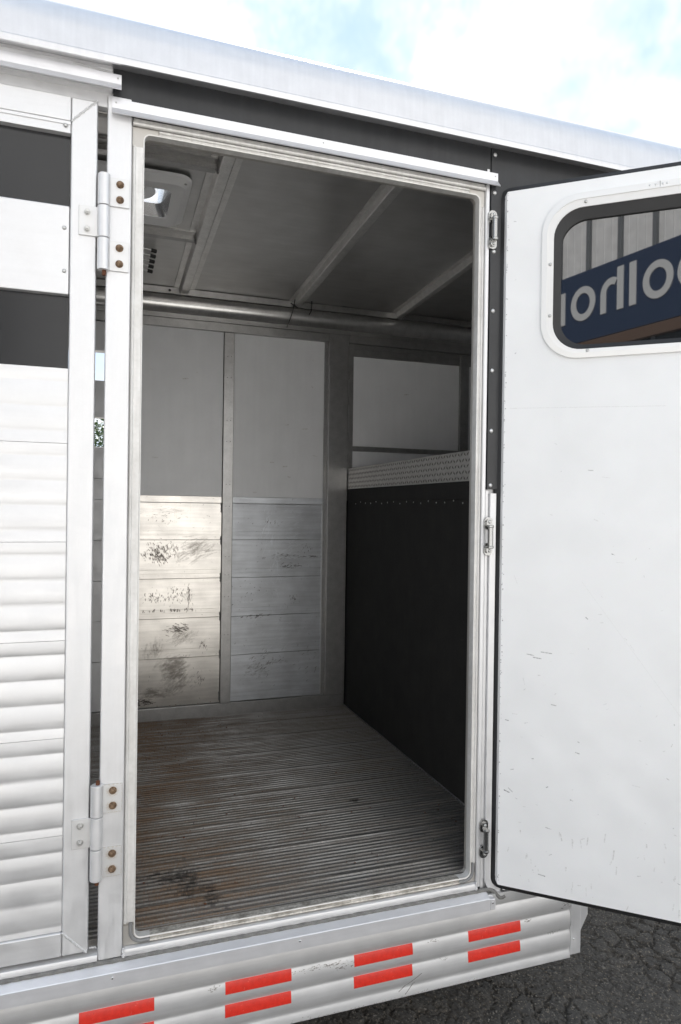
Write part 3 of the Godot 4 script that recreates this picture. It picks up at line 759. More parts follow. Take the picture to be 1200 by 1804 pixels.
func build_frame():
	var f := part("doorway_frame", T)
	# flat bed that the strips lie on, set back from the post, and the return that lines the opening
	var IX0 := 0.0858
	var IY0 := 0.5262
	var IX1 := 1.0447
	var IY1 := 2.5560
	begin(); ring(rrect(0.0565, 0.509, 1.0625, 2.5835, 0.002, 6), rrect(IX0 - 0.003, IY0 - 0.003, IX1 + 0.003, IY1 + 0.003, 0.019, 6), -0.013, -0.013, -0.048); done("frame_bed", M.cast, f)
	begin(); ring(rrect(IX0 - 0.0029, IY0 - 0.0029, IX1 + 0.0029, IY1 + 0.0029, 0.019, 6), rrect(IX0, IY0, IX1, IY1, 0.016, 6), -0.0062, -0.0072, -0.031); done("frame_return", M.strip, f)
	# strips: a flat with a rolled ridge along the outer side; w is their width
	var prof := func(w: float): return [Vector2(0.0, -0.0135), Vector2(0.0, -0.008), Vector2(0.002, -0.004), Vector2(0.0042, -0.0028), Vector2(0.0068, -0.004), Vector2(0.0085, -0.008), Vector2(0.0098, -0.0078), Vector2(w - 0.0006, -0.0068), Vector2(w, -0.0075), Vector2(w, -0.0135)]
	var L := []
	var Rr := []
	var Tp := []
	var B := []
	for p in prof.call(0.0255): L.append(Vector2(0.0572 + p.x, p.y))
	for p in prof.call(0.0140): Rr.append(Vector2(1.0619 - p.x, p.y))
	for p in prof.call(0.0125): Tp.append(Vector2(p.y, 2.5716 - p.x))
	for p in prof.call(0.0130): B.append(Vector2(p.y, 0.5100 + p.x))
	begin(); prism(L, "y", 0.568, 2.522); done("jamb_strip", M.strip, f)
	begin(); prism(Rr, "y", 0.568, 2.522); done("jamb_strip", M.strip, f)
	begin(); prism(Tp, "x", 0.1215, 1.009); done("head_strip", M.strip, f)
	begin(); prism(B, "x", 0.1225, 1.009); done("sill_strip", M.strip_dirty, f)
	begin(); prism([Vector2(-0.0305, 0.5262), Vector2(-0.0305, 0.5275), Vector2(-0.029, 0.5278), Vector2(-0.008, 0.5270), Vector2(-0.0068, 0.5262)], "x", 0.1225, 1.009, 10.0); done("threshold", M.strip_dirty, f)
	# rolled bead along the head of the frame and the sill tube below
	begin(); cyl(Vector3(0.058, 2.5775, -0.004), Vector3(1.0615, 2.5775, -0.004), 0.0058, 0.0058, 14); done("head_bead", M.strip, f)
	begin(); bx(Vector3(0.058, 2.5837, -0.045), Vector3(1.0615, 2.601, -0.004), 0.002); done("head_tube", M.strip, f)
	begin(); prism([Vector2(-0.06, 0.485), Vector2(-0.06, 0.506), Vector2(-0.012, 0.5085), Vector2(-0.004, 0.5085), Vector2(0.0015, 0.506), Vector2(0.0035, 0.5005), Vector2(0.0035, 0.488), Vector2(0.002, 0.485)], "x", 0.0572, 1.0620, 40.0); done("sill_tube", M.alu_u, f)
	# cast corner pieces: squares with a hollow quarter round
	for e in [[0.0575, 2.5712, 1, -1, 0.0254, 0.0123], [1.0616, 2.5712, -1, -1, 0.0140, 0.0123], [0.0575, 0.5103, 1, 1, 0.0254, 0.0130], [1.0616, 0.5103, -1, 1, 0.0140, 0.0130]]:
		var lx: float = e[4] + 0.037
		var ly: float = e[5] + 0.037
		var pr := [Vector2(0, 0), Vector2(lx, 0), Vector2(lx, e[5])]
		for k in 9:
			var a := deg_to_rad(270 - 90.0 * k / 8)
			pr.append(Vector2(e[4] + 0.019 + 0.019 * cos(a), e[5] + 0.019 + 0.019 * sin(a)))
		pr.append(Vector2(e[4], ly)); pr.append(Vector2(0, ly))
		var q := []
		for p in pr: q.append(Vector2(e[0] + p.x * e[2], e[1] + p.y * e[3]))
		begin(); prism(q, "z", -0.0135, -0.0085, 30.0); done("corner_piece", M.cast, f)
		if e[3] > 0:                     # rubber bulb laid bare in the lower corners
			var pts := []
			var bx_: float = e[4] - 0.008
			for k in 4: pts.append(Vector3(e[0] + bx_ * e[2], e[1] + 0.058 - 0.007 * k, -0.0075))
			for k in 11:
				var a := deg_to_rad(180 + 90.0 * k / 10)
				pts.append(Vector3(e[0] + (bx_ + 0.028 + 0.028 * cos(a)) * e[2], e[1] + (0.034 + 0.028 * sin(a)), -0.0075))
			for k in 3: pts.append(Vector3(e[0] + (bx_ + 0.034 + 0.0065 * k) * e[2], e[1] + 0.006, -0.0075))
			begin(); tube(pts, 0.0048, 10); done("seal_bulb", M.bulb, f)
	# welds where the sill tube meets the posts
	weld(f, Vector3(0.0575, 0.499, 0.0035), 0.0, 0.7, M.weld_bright); weld(f, Vector3(1.0625, 0.499, 0.0035), 0.0, 0.7, M.weld_bright)

func build_gate():
	var g := part("stock_gate", T)
	g.set_meta("label", "hinged gate of scalloped aluminium slats with two dark panes")
	var XL := -0.94
	begin(); bx(Vector3(-0.0865, 0.5155, -0.045), Vector3(-0.0255, 2.6125, 0.0), 0.004); done("stile", M.alu_v, g)
	begin(); bx(Vector3(XL, 0.5155, -0.045), Vector3(XL + 0.061, 2.6125, 0.0), 0.004); done("stile", M.alu_v, g)
	begin(); bx(Vector3(XL + 0.0612, 2.5525, -0.045), Vector3(-0.0867, 2.6125, 0.0), 0.003); done("top_rail", M.alu_u, g)
	begin(); bx(Vector3(XL + 0.0612, 0.5155, -0.045), Vector3(-0.0867, 0.5745, 0.0), 0.003); done("bottom_rail", M.alu_u, g)
	begin(); bx(Vector3(XL + 0.0612, 2.5240, -0.030), Vector3(-0.0872, 2.5523, -0.0035), 0.0015); bx(Vector3(XL + 0.0612, 2.5440, -0.0036), Vector3(-0.0872, 2.5523, -0.0012), 0.0008); done("pane_stop", M.alu_u, g)
	for e in [[2.3485, 2.5238], [1.9535, 2.1318]]:
		begin(); bx(Vector3(XL + 0.0612, e[0], -0.026), Vector3(-0.0880, e[1], -0.020), 0.0005); done("dark_pane", M.plexi, g)
	begin(); bx(Vector3(XL + 0.0612, 2.1322, -0.030), Vector3(-0.0875, 2.3483, -0.004), 0.003); done("flat_slat", M.slat, g)
	# scalloped planks, with a fine seam between planks
	var seams := [1.9530, 1.7702, 1.5297, 1.2886, 1.0500, 0.8110, 0.5750]
	for k in 6:
		begin(); prism(scallops(seams[k + 1] + 0.0005, seams[k] - 0.0005, 1.9204, -0.0085, -0.03, 0.0029), "x", XL + 0.0612, -0.0872, 50.0)
		done("slat", M.slat, g)
	for e in [[-0.099, 2.541], [-0.0995, 2.2935], [-0.0985, 2.189]]:
		inst(K.screw, "screw", M.steel, g, Vector3(e[0], e[1], -0.0038 if e[1] < 2.5 else -0.0010))
	# mitre welds at the corners
	for k in 5:
		var t := k / 4.0
		weld(g, Vector3(lerpf(-0.080, -0.033, t), lerpf(2.559, 2.606, t), -0.0012), -0.75, 0.50, M.weld_bright)
		weld(g, Vector3(lerpf(-0.080, -0.036, t), lerpf(0.568, 0.522, t), -0.0012), 0.75, 0.50, M.weld_bright)
	weld(g, Vector3(-0.0145, 0.518, -0.012), 1.4, 0.5, M.weld_bright)
	begin(); prism([Vector2(-0.05, 0.487), Vector2(-0.05, 0.504), Vector2(-0.006, 0.5065), Vector2(0.0, 0.504), Vector2(0.002, 0.499), Vector2(0.002, 0.487)], "x", XL - 0.03, -0.0038, 40.0); done("gate_sill", M.alu_u, T)

func build_hinges():
	for e in [[2.4345, 2.1975, "leaf_clean", -1.0], [0.9315, 0.6945, "leaf_rusty", 1.0]]:
		var top: float = e[0]
		var bot: float = e[1]
		var h := part("gate_hinge", T)
		h.set_meta("label", "upper hinge of the slatted gate with brown bolts" if top > 2 else "lower hinge of the slatted gate with rusty bolts")
		var third := (top - bot) / 3.0
		for k in 3:
			begin(); cyl(Vector3(-0.009, bot + third * k + 0.0006, 0.0075), Vector3(-0.009, bot + third * (k + 1) - 0.0006, 0.0075), 0.0148, 0.0148, 28, 0.0016); done("knuckle", M.alu_v, h)
		begin(); cyl(Vector3(-0.007, bot - 0.012, 0.0075), Vector3(-0.007, top + (0.010 if top < 2 else 0.004), 0.0075), 0.0050, 0.0050, 12, 0.001); done("hinge_pin", M.pin, h)
		for q in [[top - third * 0.95, top - 0.004], [bot + 0.003, bot + third * 0.97]]:
			begin("xy", Rect2(0.004, q[0], 0.047, q[1] - q[0])); bx(Vector3(0.003, q[0], 0.0004), Vector3(0.0508, q[1], 0.0042), 0.0008); done("leaf", M[e[2]], h)
			for y in [0.25, 0.78]: inst(K.bolt, "bolt", M.rust, h, Vector3(0.0285, lerpf(q[0], q[1], y), 0.0042), Basis(Vector3(0, 0, 1), rng.randf()))
		begin("xy", Rect2(-0.07, bot + third, 0.3, 3)); bx(Vector3(-0.0665, bot + third * 1.04, 0.0004), Vector3(-0.0215, bot + third * 1.96, 0.0042), 0.0008); done("leaf", M.leaf_clean, h)
		for y in [1.24, 1.76]: inst(K.nut, "nut", M.steel, h, Vector3(-0.0470, bot + third * y, 0.0042), Basis(Vector3(0, 0, 1), rng.randf()))
	# chromed hinges of the side door
	for y in [2.4560, 1.5440, 0.6400]:
		var h := part("door_hinge", T, Vector3(1.0835, y, 0.012))
		h.set_meta("label", "chromed hinge of the white door, " + ("the highest of three" if y > 2 else ("the middle one of three" if y > 1 else "the lowest of three")))
		begin(); cyl(Vector3(0, -0.030, 0.006), Vector3(0, 0.028, 0.006), 0.0078, 0.0078, 18, 0.001); cyl(Vector3(0, 0.026, 0.006), Vector3(0, 0.034, 0.006), 0.0098, 0.0098, 18, 0.0018); cyl(Vector3(0, -0.036, 0.006), Vector3(0, -0.028, 0.006), 0.0098, 0.0098, 18, 0.0018); done("barrel", M.chrome, h)
		for s in [-1.0, 1.0]:
			begin(); prism(rrect(-0.0135, s * 0.0385 - 0.0185, 0.0135, s * 0.0385 + 0.0185, 0.012, 6), "z", -0.0125, -0.0055, 30.0); done("mounting_plate", M.chrome, h)
			begin(); prism(rrect(-0.0095, s * 0.0385 - 0.012, 0.0095, s * 0.0385 + 0.012, 0.008, 6), "z", -0.0055, 0.0005, 30.0); done("boss", M.chrome, h)
			inst(K.screw, "screw", M.steel, h, Vector3(0, s * 0.043, 0.0005))

func build_floor():
	var f := part("ribbed_floor", T)
	var joins := [-1.8276, -1.6486, -1.4327, -1.2168, -1.0009, -0.785, -0.569, -0.353, -0.137, -0.0312]
	for k in joins.size() - 1:
		var a: float = joins[k] + 0.0008
		var b: float = joins[k + 1] - 0.0008
		var n := maxi(2, int(round((b - a) / 0.0192)))
		var p := (b - a) / n
		var pr := [Vector2(a, 0.509), Vector2(a, 0.5268), Vector2(a + 0.0055, 0.5266)]
		for i in n:
			var z := a + p * (i + 1)
			pr.append(Vector2(z - p + (0.0080 if i == 0 else 0.0030), 0.5222))
			if i < n - 1:
				pr.append(Vector2(z - 0.0030, 0.5222)); pr.append(Vector2(z - 0.0017, 0.5258)); pr.append(Vector2(z - 0.0006, 0.5266)); pr.append(Vector2(z + 0.0006, 0.5266)); pr.append(Vector2(z + 0.0017, 0.5258))
			else:
				pr.append(Vector2(b - 0.0065, 0.5222)); pr.append(Vector2(b - 0.0055, 0.5266)); pr.append(Vector2(b, 0.5268)); pr.append(Vector2(b, 0.509))
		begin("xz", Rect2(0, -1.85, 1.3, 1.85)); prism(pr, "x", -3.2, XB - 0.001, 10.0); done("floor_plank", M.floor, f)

func build_far_wall():
	var w := part("far_wall", T)
	# upper white sheets
	for e in [[0.10, 0.584], [0.641, 1.141]]:
		begin(); bx(Vector3(e[0], 1.676, ZB - 0.012), Vector3(e[1], 2.545, ZB), 0.0006); done("liner_sheet", M.liner, w)
	# planks with fine rolled lines
	var ys := [1.6400, 1.4483, 1.2480, 1.0430, 0.8380, 0.5920]
	for e in [[0.10, 0.584], [0.641, 1.141]]:
		begin("xy", Rect2(0.15, 0.57, 1.15, 1.13)); bx(Vector3(e[0], 1.6415, ZB - 0.012), Vector3(e[1], 1.6750, ZB + 0.0022), 0.001); done("cap_strip", M.plank if e[0] < 0.5 else M.plank_cool_reflection, w)
		for k in 5:
			begin("xy", Rect2(0.15, 0.57, 1.15, 1.13))
			var t: float = ys[k] - 0.0008
			var b: float = ys[k + 1] + 0.0008
			var z := ZB + 0.001
			prism([Vector2(ZB - 0.012, b), Vector2(ZB - 0.012, t), Vector2(z - 0.001, t), Vector2(z, t - 0.001), Vector2(z, b + 0.046), Vector2(z - 0.0007, b + 0.0455), Vector2(z - 0.0007, b + 0.0447), Vector2(z, b + 0.044), Vector2(z, b + 0.026), Vector2(z - 0.0007, b + 0.0255), Vector2(z - 0.0007, b + 0.0247), Vector2(z, b + 0.024), Vector2(z, b + 0.001), Vector2(z - 0.001, b)], "x", e[0], e[1], 10.0)
			var pl := done("wall_plank", M.plank if e[0] < 0.5 else M.plank_cool_reflection, w)
			if e[0] > 0.5:          # this bay's planks are bowed in a little towards the corner post
				var bs := Basis(Vector3.UP, deg_to_rad(2.0))
				var mid := Vector3(0.891, 0, ZB)
				pl.transform = Transform3D(bs, mid - bs * mid)
	# rear section planks that show through the hinge gap
	var yr := [1.912, 1.7541, 1.6496, 1.446, 1.2425, 1.04, 0.838, 0.592]
	for k in 7:
		begin(); bx(Vector3(-3.2, yr[k + 1] + 0.001, ZB - 0.012), Vector3(0.057, yr[k] - 0.001, ZB), 0.001); done("wall_plank", M.alu_dull, w)
	begin(); bx(Vector3(-3.2, 2.059, ZB - 0.012), Vector3(0.057, 2.242, ZB), 0.001); done("wall_plank", M.alu_dull, w)
	begin(); bx(Vector3(-3.2, 2.391, ZB - 0.012), Vector3(0.057, 2.536, ZB), 0.001); done("wall_plank", M.alu_dull, w)
	begin(); bx(Vector3(0.0585, 0.592, ZB - 0.012), Vector3(0.0985, 2.60, ZB + 0.02), 0.002); done("wall_post", M.alu_dull, w)
	# stud, corner post, rails
	begin("xy", Rect2(0.15, 0.57, 1.15, 1.13)); bx(Vector3(0.5855, 0.590, ZB - 0.010), Vector3(0.6395, 2.537, ZB + 0.020), 0.0025); done("wall_stud", M.wall_frame, w)
	begin(); bx(Vector3(1.1605, 0.590, ZB - 0.010), Vector3(1.2755, 2.582, ZB + 0.024), 0.004); done("corner_post", M.wall_frame, w)
	begin(); bx(Vector3(1.1415, 0.590, ZB - 0.012), Vector3(1.1600, 2.537, ZB + 0.006), 0.001); done("corner_trim", M.wall_frame, w)
	begin(); bx(Vector3(-3.2, 2.538, ZB - 0.010), Vector3(1.1600, 2.5815, ZB + 0.022), 0.002); done("top_rail", M.wall_frame, w)
	begin(); bx(Vector3(-3.2, 2.5845, ZB - 0.010), Vector3(3.4, 2.618, ZB + 0.016), 0.002); done("top_flange", M.wall_frame, w)
	begin(); bx(Vector3(-3.2, 0.5085, ZB - 0.010), Vector3(1.2755, 0.5895, ZB + 0.016), 0.003); done("base_rail", M.wall_frame, w)
	begin(); cyl(Vector3(-3.2, 2.656, ZB + 0.004), Vector3(3.4, 2.656, ZB + 0.004), 0.049, 0.049, 32); done("conduit_tube", M.conduit, w)
	begin(); bx(Vector3(-3.2, 2.7015, ZB - 0.01), Vector3(3.4, 2.734, ZB + 0.034), 0.001); done("ceiling_edge_strip", M.wall_frame, w)
	# beyond the corner post: the nose's framed sheets
	begin(); bx(Vector3(1.278, 1.83, ZB - 0.010), Vector3(1.3075, 2.54, ZB + 0.016), 0.002); done("nose_stud", M.wall_frame, w)
	begin(); bx(Vector3(1.978, 1.83, ZB - 0.010), Vector3(2.035, 2.54, ZB + 0.016), 0.002); done("nose_stud", M.wall_frame, w)
	begin(); bx(Vector3(1.278, 2.542, ZB - 0.010), Vector3(3.4, 2.583, ZB + 0.020), 0.002); done("nose_top_rail", M.wall_frame, w)
	for e in [[1.308, 1.9775], [2.0355, 3.4]]:
		begin(); bx(Vector3(e[0], 1.83, ZB - 0.012), Vector3(e[1], 2.474, ZB), 0.0006); done("liner_sheet", M.liner, w)
		begin(); bx(Vector3(e[0] + 0.0003, 1.9435, ZB - 0.010), Vector3(e[1] - 0.0003, 1.9710, ZB + 0.014), 0.001); done("nose_rail", M.wall_frame, w)
		begin(); bx(Vector3(e[0] + 0.0003, 2.4745, ZB - 0.010), Vector3(e[1] - 0.0003, 2.541, ZB + 0.006), 0.001); bx(Vector3(e[0] + 0.0003, 2.512, ZB + 0.006), Vector3(e[1] - 0.0003, 2.520, ZB + 0.012), 0.001); done("nose_rail", M.wall_frame, w)
	# rivet holes in pairs on the stud
	for y in [2.41, 2.30, 2.075, 1.965, 1.74, 1.625, 1.265, 1.15, 1.36, 0.95]:
		for x in [0.604, 0.623]: inst(K.dot, "rivet_hole", M.hole, w, Vector3(x, y, ZB + 0.0198), Basis.from_scale(Vector3(1.3, 1.3, 1)))
	# stitch welds beside the stud, the post and the rails
	for y in [1.615, 1.445, 1.250, 1.045, 0.845, 0.625]:
		for x in [0.5825, 0.6425]: weld(w, Vector3(x, y, ZB + 0.0018), 0.0, 1.15)
		weld(w, Vector3(1.1615, y + 0.01, ZB + 0.006), 0.0, 1.0)
	for y in [2.50, 2.36, 2.22, 2.02, 1.90]: weld(w, Vector3(1.2775, y, ZB + 0.021), 0.0, 1.2)
	weld(w, Vector3(0.6125, 2.5375, ZB + 0.021), PI / 2, 1.2)
	for x in [0.57, 0.60, 0.63]: weld(w, Vector3(x - 0.05, 2.583, ZB + 0.018), PI / 2, 0.9)
	for x in [1.175, 1.21, 1.245, 1.272]: weld(w, Vector3(x, 2.584, ZB + 0.021), PI / 2, 0.9)
	for x in [1.175, 1.21, 1.245]: weld(w, Vector3(x, 0.5905, ZB + 0.021), PI / 2, 0.9)
	weld(w, Vector3(0.6125, 0.5905, ZB + 0.019), PI / 2, 1.2)

func build_bulkhead():
	var b := part("front_bulkhead", T)
	begin(); bx(Vector3(XB + 0.010, 0.509, ZB - 0.012), Vector3(1.43, 1.751, -0.052), 0.002); done("bulkhead_core", M.alu_dull, b)
	begin(); bx(Vector3(XB + 0.003, 0.528, ZB + 0.002), Vector3(XB + 0.0098, 1.6660, -0.054), 0.001); done("rubber_lining", M.mat_rubber, b)
	begin(); bx(Vector3(XB - 0.001, 1.6630, ZB + 0.026), Vector3(XB + 0.0098, 1.7295, -0.054), 0.001); done("rubber_lining", M.mat_rubber, b)
	for k in 22: inst(K.small_rivet, "screw", M.steel, b, Vector3(XB + 0.003, 1.6525 + 0.005 * sin(k * 2.3), -0.14 - k * 0.073), Basis(Vector3(0, 1, 0), -PI / 2))
	# tread plate with raised bars
	begin(); bx(Vector3(XB + 0.001, 1.7300, ZB + 0.026), Vector3(XB + 0.0098, 1.8430, -0.054), 0.0008)
	bx(Vector3(XB + 0.0015, 1.8310, ZB + 0.026), Vector3(1.70, 1.8434, -0.064), 0.0008)
	done("tread_plate", M.tread, b)
	begin()
	for i in 74:
		for j in 5:
			var c := Vector3(XB + 0.0012, 1.7415 + j * 0.0226, -0.075 - i * 0.0232 - (0.0116 if j % 2 else 0.0))
			if c.z < ZB + 0.04: continue
			var a := 0.75 if (i + j) % 2 else -0.75
			var u := Vector3(0, sin(a), cos(a))
			var v := Vector3(0, cos(a), -sin(a))
			var P := [c + u * 0.0125, c + v * 0.0045, c - u * 0.0125, c - v * 0.0045]
			var top := c - Vector3(0.0034, 0, 0)
			for k in 4:
				var n: Vector3 = (P[k] + P[(k + 1) % 4] - c * 2).normalized() + Vector3(-1.6, 0, 0)
				tri(P[k], P[(k + 1) % 4], top, n.normalized(), n.normalized(), n.normalized())
	var tb := done("tread_bars", M.tread_bar, b); tb.set_meta("kind", "stuff")

func build_ceiling():
	var c := part("ceiling", T)
	for e in [[0.3205, 0.9255], [0.9265, 1.5255], [1.5265, 3.4]]:
		begin(); arch_sweep([Vector2(e[0], 0.0), Vector2(e[1], 0.0)], ZB, -0.008, 20); arch_sweep([Vector2(e[1], 0.02), Vector2(e[0], 0.02)], ZB, -0.008, 20)
		done("ceiling_sheet", M.ceiling, c)
	begin(); holed_sheet(-3.2, 0.3195, 0.0, 0.02); done("ceiling_sheet", M.ceiling, c)
	var hat := [Vector2(0, 0.002), Vector2(0, -0.003), Vector2(0.021, -0.003), Vector2(0.026, -0.028), Vector2(0.029, -0.031), Vector2(0.057, -0.031), Vector2(0.060, -0.028), Vector2(0.065, -0.003), Vector2(0.086, -0.003), Vector2(0.086, 0.002)]
	for x in [-2.1, -1.5, -0.9, -0.28, 0.322, 0.928, 1.528, 2.15, 2.75]:
		var pr := []
		for p in hat: pr.append(Vector2(p.x * (1.22 if absf(x - 0.322) < 0.01 else 1.0) + x, p.y))
		begin(); arch_sweep(pr, ZB + 0.036, -0.0605, 16); done("roof_bow", M.bow, c)
	# trimmers round the vent, crossing between two bows
	for z in [-0.560, -1.155]:
		begin(); bx(Vector3(-0.19, arch(z) - 0.022, z - 0.022), Vector3(0.347, arch(z) + 0.004, z + 0.012), 0.002); bx(Vector3(-0.19, arch(z) - 0.006, z - 0.055), Vector3(0.347, arch(z) + 0.004, z + 0.05), 0.001); done("vent_trimmer", M.wall_frame, c)
		for k in 3: weld(c, Vector3(0.349, arch(z) - 0.012 * k - 0.004, z + 0.010), 0.4, 0.5)
	inst(K.dot, "bolt_head", M.hole, c, Vector3(0.302, 2.718, ZB + 0.0338), Basis.from_scale(Vector3(4.5, 4.5, 1)))
	# roof vent: moulded flange, clear dome standing up through the roof, turning knob
	var v := part("roof_vent", T, Vector3(0.092, arch(-0.86), -0.86))
	var flat := Basis(Vector3(1, 0, 0), PI / 2)          # local z points down
	begin(); ring(rrect(-0.190, -0.215, 0.190, 0.215, 0.05, 6), rrect(-0.165, -0.19, 0.165, 0.19, 0.04, 6), 0.012, 0.030, 0.0); ring(rrect(-0.165, -0.19, 0.165, 0.19, 0.04, 6), rrect(-0.125, -0.125, 0.125, 0.125, 0.03, 6), 0.0301, 0.024, 0.0)
	inst(mesh(), "vent_flange", M.vent, v, Vector3.ZERO, flat)
	begin(); ring(rrect(-0.1252, -0.1252, 0.1252, 0.1252, 0.03, 6), rrect(-0.105, -0.105, 0.105, 0.105, 0.028, 6), 0.023, -0.02, -0.125); inst(mesh(), "vent_throat", M.vent_bright, v, Vector3.ZERO, flat)
	begin(); cyl(Vector3(0, -0.02, 0.03), Vector3(0, -0.001, 0.03), 0.030, 0.027, 20, 0.003)
	for k in 10: dome(Vector3(cos(TAU * k / 10) * 0.027, -0.011, 0.03 + sin(TAU * k / 10) * 0.027), Vector3(0, -1, 0), 0.008, 0.009, 8, 2)
	done("vent_knob", M.hook_tip, v)
	begin(); cyl(Vector3(0, -0.001, 0.03), Vector3(0, 0.06, 0.03), 0.075, 0.07, 28, 0.004); done("vent_crank", M.vent_bright, v)
	begin(); bx(Vector3(-0.15, 0.19, -0.15), Vector3(0.15, 0.196, 0.15), 0.002); done("vent_lid", M.vent_lid, v)
	for x in [-1.0, 1.0]:
		for z in [-1.0, 1.0]: inst(K.screw, "screw", M.steel, v, Vector3(0.166 * x, -0.022, 0.190 * z), flat)
	# row of pegs on the ceiling sheet
	var h := part("peg_rack", T, Vector3(0.13, 0, 0))
	begin(); bx(Vector3(-0.06, 2.706, -1.56), Vector3(-0.04, 2.738, -1.20), 0.002); done("rack_bar", M.bow, h)
	for k in 5:
		var z := -1.235 - 0.068 * k
		begin(); cyl(Vector3(-0.042, 2.722, z), Vector3(0.052, 2.715, z - 0.02), 0.0055, 0.0055, 10); done("peg", M.steel, h)
		begin(); cyl(Vector3(0.047, 2.7154, z - 0.0190), Vector3(0.071, 2.7136, z - 0.0240), 0.0085, 0.0085, 12, 0.002); done("peg_cap", M.hook_tip, h)

# ---------------------------------------------------------------- the open door
func build_door():
	var d := part("side_door", T, Vector3(1.135, 0, 0.03))
	d.set_meta("label", "white side door opened towards the viewer, with a rounded window")
	d.rotation.y = -deg_to_rad(40.5)
	var L := -0.0165
	var R := 1.005
	# outer skin, core edge and black seal
	begin(); prism(rrect(-0.050, 0.4850, 1.040, 2.588, 0.045, 8), "z", -0.052, -0.046, 30.0); done("outer_skin", M.alu_dull, d)
	begin(); ring(rrect(-0.046, 0.4880, 1.036, 2.585, 0.042, 8), rrect(-0.024, 0.5060, 1.014, 2.567, 0.024, 8), -0.012, -0.006, -0.045); done("rubber_seal", M.gasket, d)
	begin(); ring(rrect(-0.0270, 0.5035, 1.017, 2.5695, 0.02, 6), rrect(L, 0.5045, R, 2.5685, 0.004, 6), -0.010, -0.0005, -0.045); done("edge_moulding", M.alu_v, d)
	# painted panel with the window cut out: four pieces butt together behind the window trim
	var win := rrect(0.0865, 2.0605, 0.875, 2.5320, 0.105, 10)
	var pan := rrect(L, 0.5045, R, 2.5685, 0.004, 10)
	var hole := []
	for p in win: hole.append(Vector2(0.48 + (p.x - 0.48) * 0.95, 2.296 + (p.y - 2.296) * 0.92))
	var above := []
	begin("xy", Rect2(-0.03, 0.49, 1.05, 2.1))
	ring(pan, hole, 0.0, 0.0, -0.02)
	done("painted_panel", M.door, d)
	# window: outer trim with a step, black rubber, glass
	begin(); ring(win, rrect(0.1010, 2.0745, 0.8605, 2.5130, 0.094, 10), 0.0065, 0.0085, -0.006); done("window_trim", M.window_frame, d)
	begin(); ring(rrect(0.1008, 2.0743, 0.8607, 2.5132, 0.094, 10), rrect(0.1190, 2.0855, 0.8425, 2.4915, 0.080, 10), 0.0062, 0.0045, -0.014); done("window_trim", M.window_frame, d)
	begin(); ring(rrect(0.1189, 2.0854, 0.8426, 2.4916, 0.080, 10), rrect(0.1395, 2.1010, 0.8220, 2.4605, 0.070, 10), 0.0015, -0.010, -0.020); done("window_seal", M.gasket, d)
	begin(); prism(rrect(0.138, 2.0995, 0.8235, 2.462, 0.070, 10), "z", -0.022, -0.0165, 20.0); done("window_pane", M.window_glass, d)
	begin(); bx(Vector3(0.3962, 2.5137, 0.0060), Vector3(0.3972, 2.5319, 0.0082), 0.0); done("trim_joint", M.hole, d)
	for e in [[0.110, 2.337], [0.1105, 2.188], [0.205, 2.505], [0.215, 2.080], [0.55, 2.505], [0.55, 2.080]]: inst(K.screw, "screw", M.steel, d, Vector3(e[0], e[1], 0.0052))
	for x in [0.371, 0.386, 0.404, 0.415]: inst(K.small_rivet, "rivet", M.rivet, d, Vector3(x, 2.5235, 0.0072))

# ---------------------------------------------------------------- loose things
func build_loose():
	var t := part("cable_tie", self, Vector3(0.945, 2.70, -1.76))
	tag(t, "black cable tie knotted round the ceiling bow with a long hanging tail", "cable tie", "cable ties on the ceiling bow")
	begin(); tube([Vector3(0.01, 0.055, 0.01), Vector3(0.004, 0.03, 0.006), Vector3(0.0, 0.0, 0.0), Vector3(-0.008, -0.035, 0.004), Vector3(-0.022, -0.075, 0.01), Vector3(-0.042, -0.125, 0.02)], 0.0024, 6); done("tail", M.tie, t)
	begin(); bx(Vector3(-0.007, -0.008, -0.003), Vector3(0.007, 0.006, 0.007), 0.002); tube([Vector3(-0.018, 0.012, 0.0), Vector3(0.0, 0.0, 0.004), Vector3(0.02, -0.008, 0.0)], 0.0026, 6); done("knot", M.tie, t)
	t = part("cable_tie", self, Vector3(1.04, 2.70, -1.76)); t.name = "cable_tie_001"
	tag(t, "short black cable tie hanging right of the knotted one", "cable tie", "cable ties on the ceiling bow")
	begin(); tube([Vector3(0.004, 0.035, 0.0), Vector3(0.004, 0.01, 0.0), Vector3(0.0, -0.02, 0.003), Vector3(-0.012, -0.042, 0.006)], 0.0026, 6); done("tail", M.tie, t)
	# crumbs of dirt and hay on the floor
	begin()
	var r := RandomNumberGenerator.new(); r.seed = 77
	for k in 120:
		var p := Vector3(r.randf_range(0.1, 1.2), 0.5262, r.randf_range(-1.75, -0.1))
		if r.randf() < 0.3:
			var a := r.randf() * TAU
			var l := r.randf_range(0.004, 0.014)
			tube([p + Vector3(0, 0.0012, 0), p + Vector3(cos(a) * l, 0.002, sin(a) * l)], 0.0010, 5)
		else: dome(p, Vector3.UP, r.randf_range(0.0018, 0.0045), r.randf_range(0.0015, 0.003), 6, 2)
	var o := done("floor_crumbs", M.pin, self)
	tag(o, "dark crumbs of dirt scattered over the ribbed trailer floor", "dirt", "", "stuff")

# ---------------------------------------------------------------- outdoors
func lines(fine0: float, fine1: float, step: float, far: float) -> Array:
	var o := []
	var x := fine0
	var s := step
	while x > -far:
		o.append(x); s *= 1.35; x -= s
	o.append(-far); o.reverse()
	x = fine0 + step
	while x < fine1: o.append(x); x += step
	s = step
	while x < far:
		o.append(x); s *= 1.35; x += s
	o.append(far)
	return o

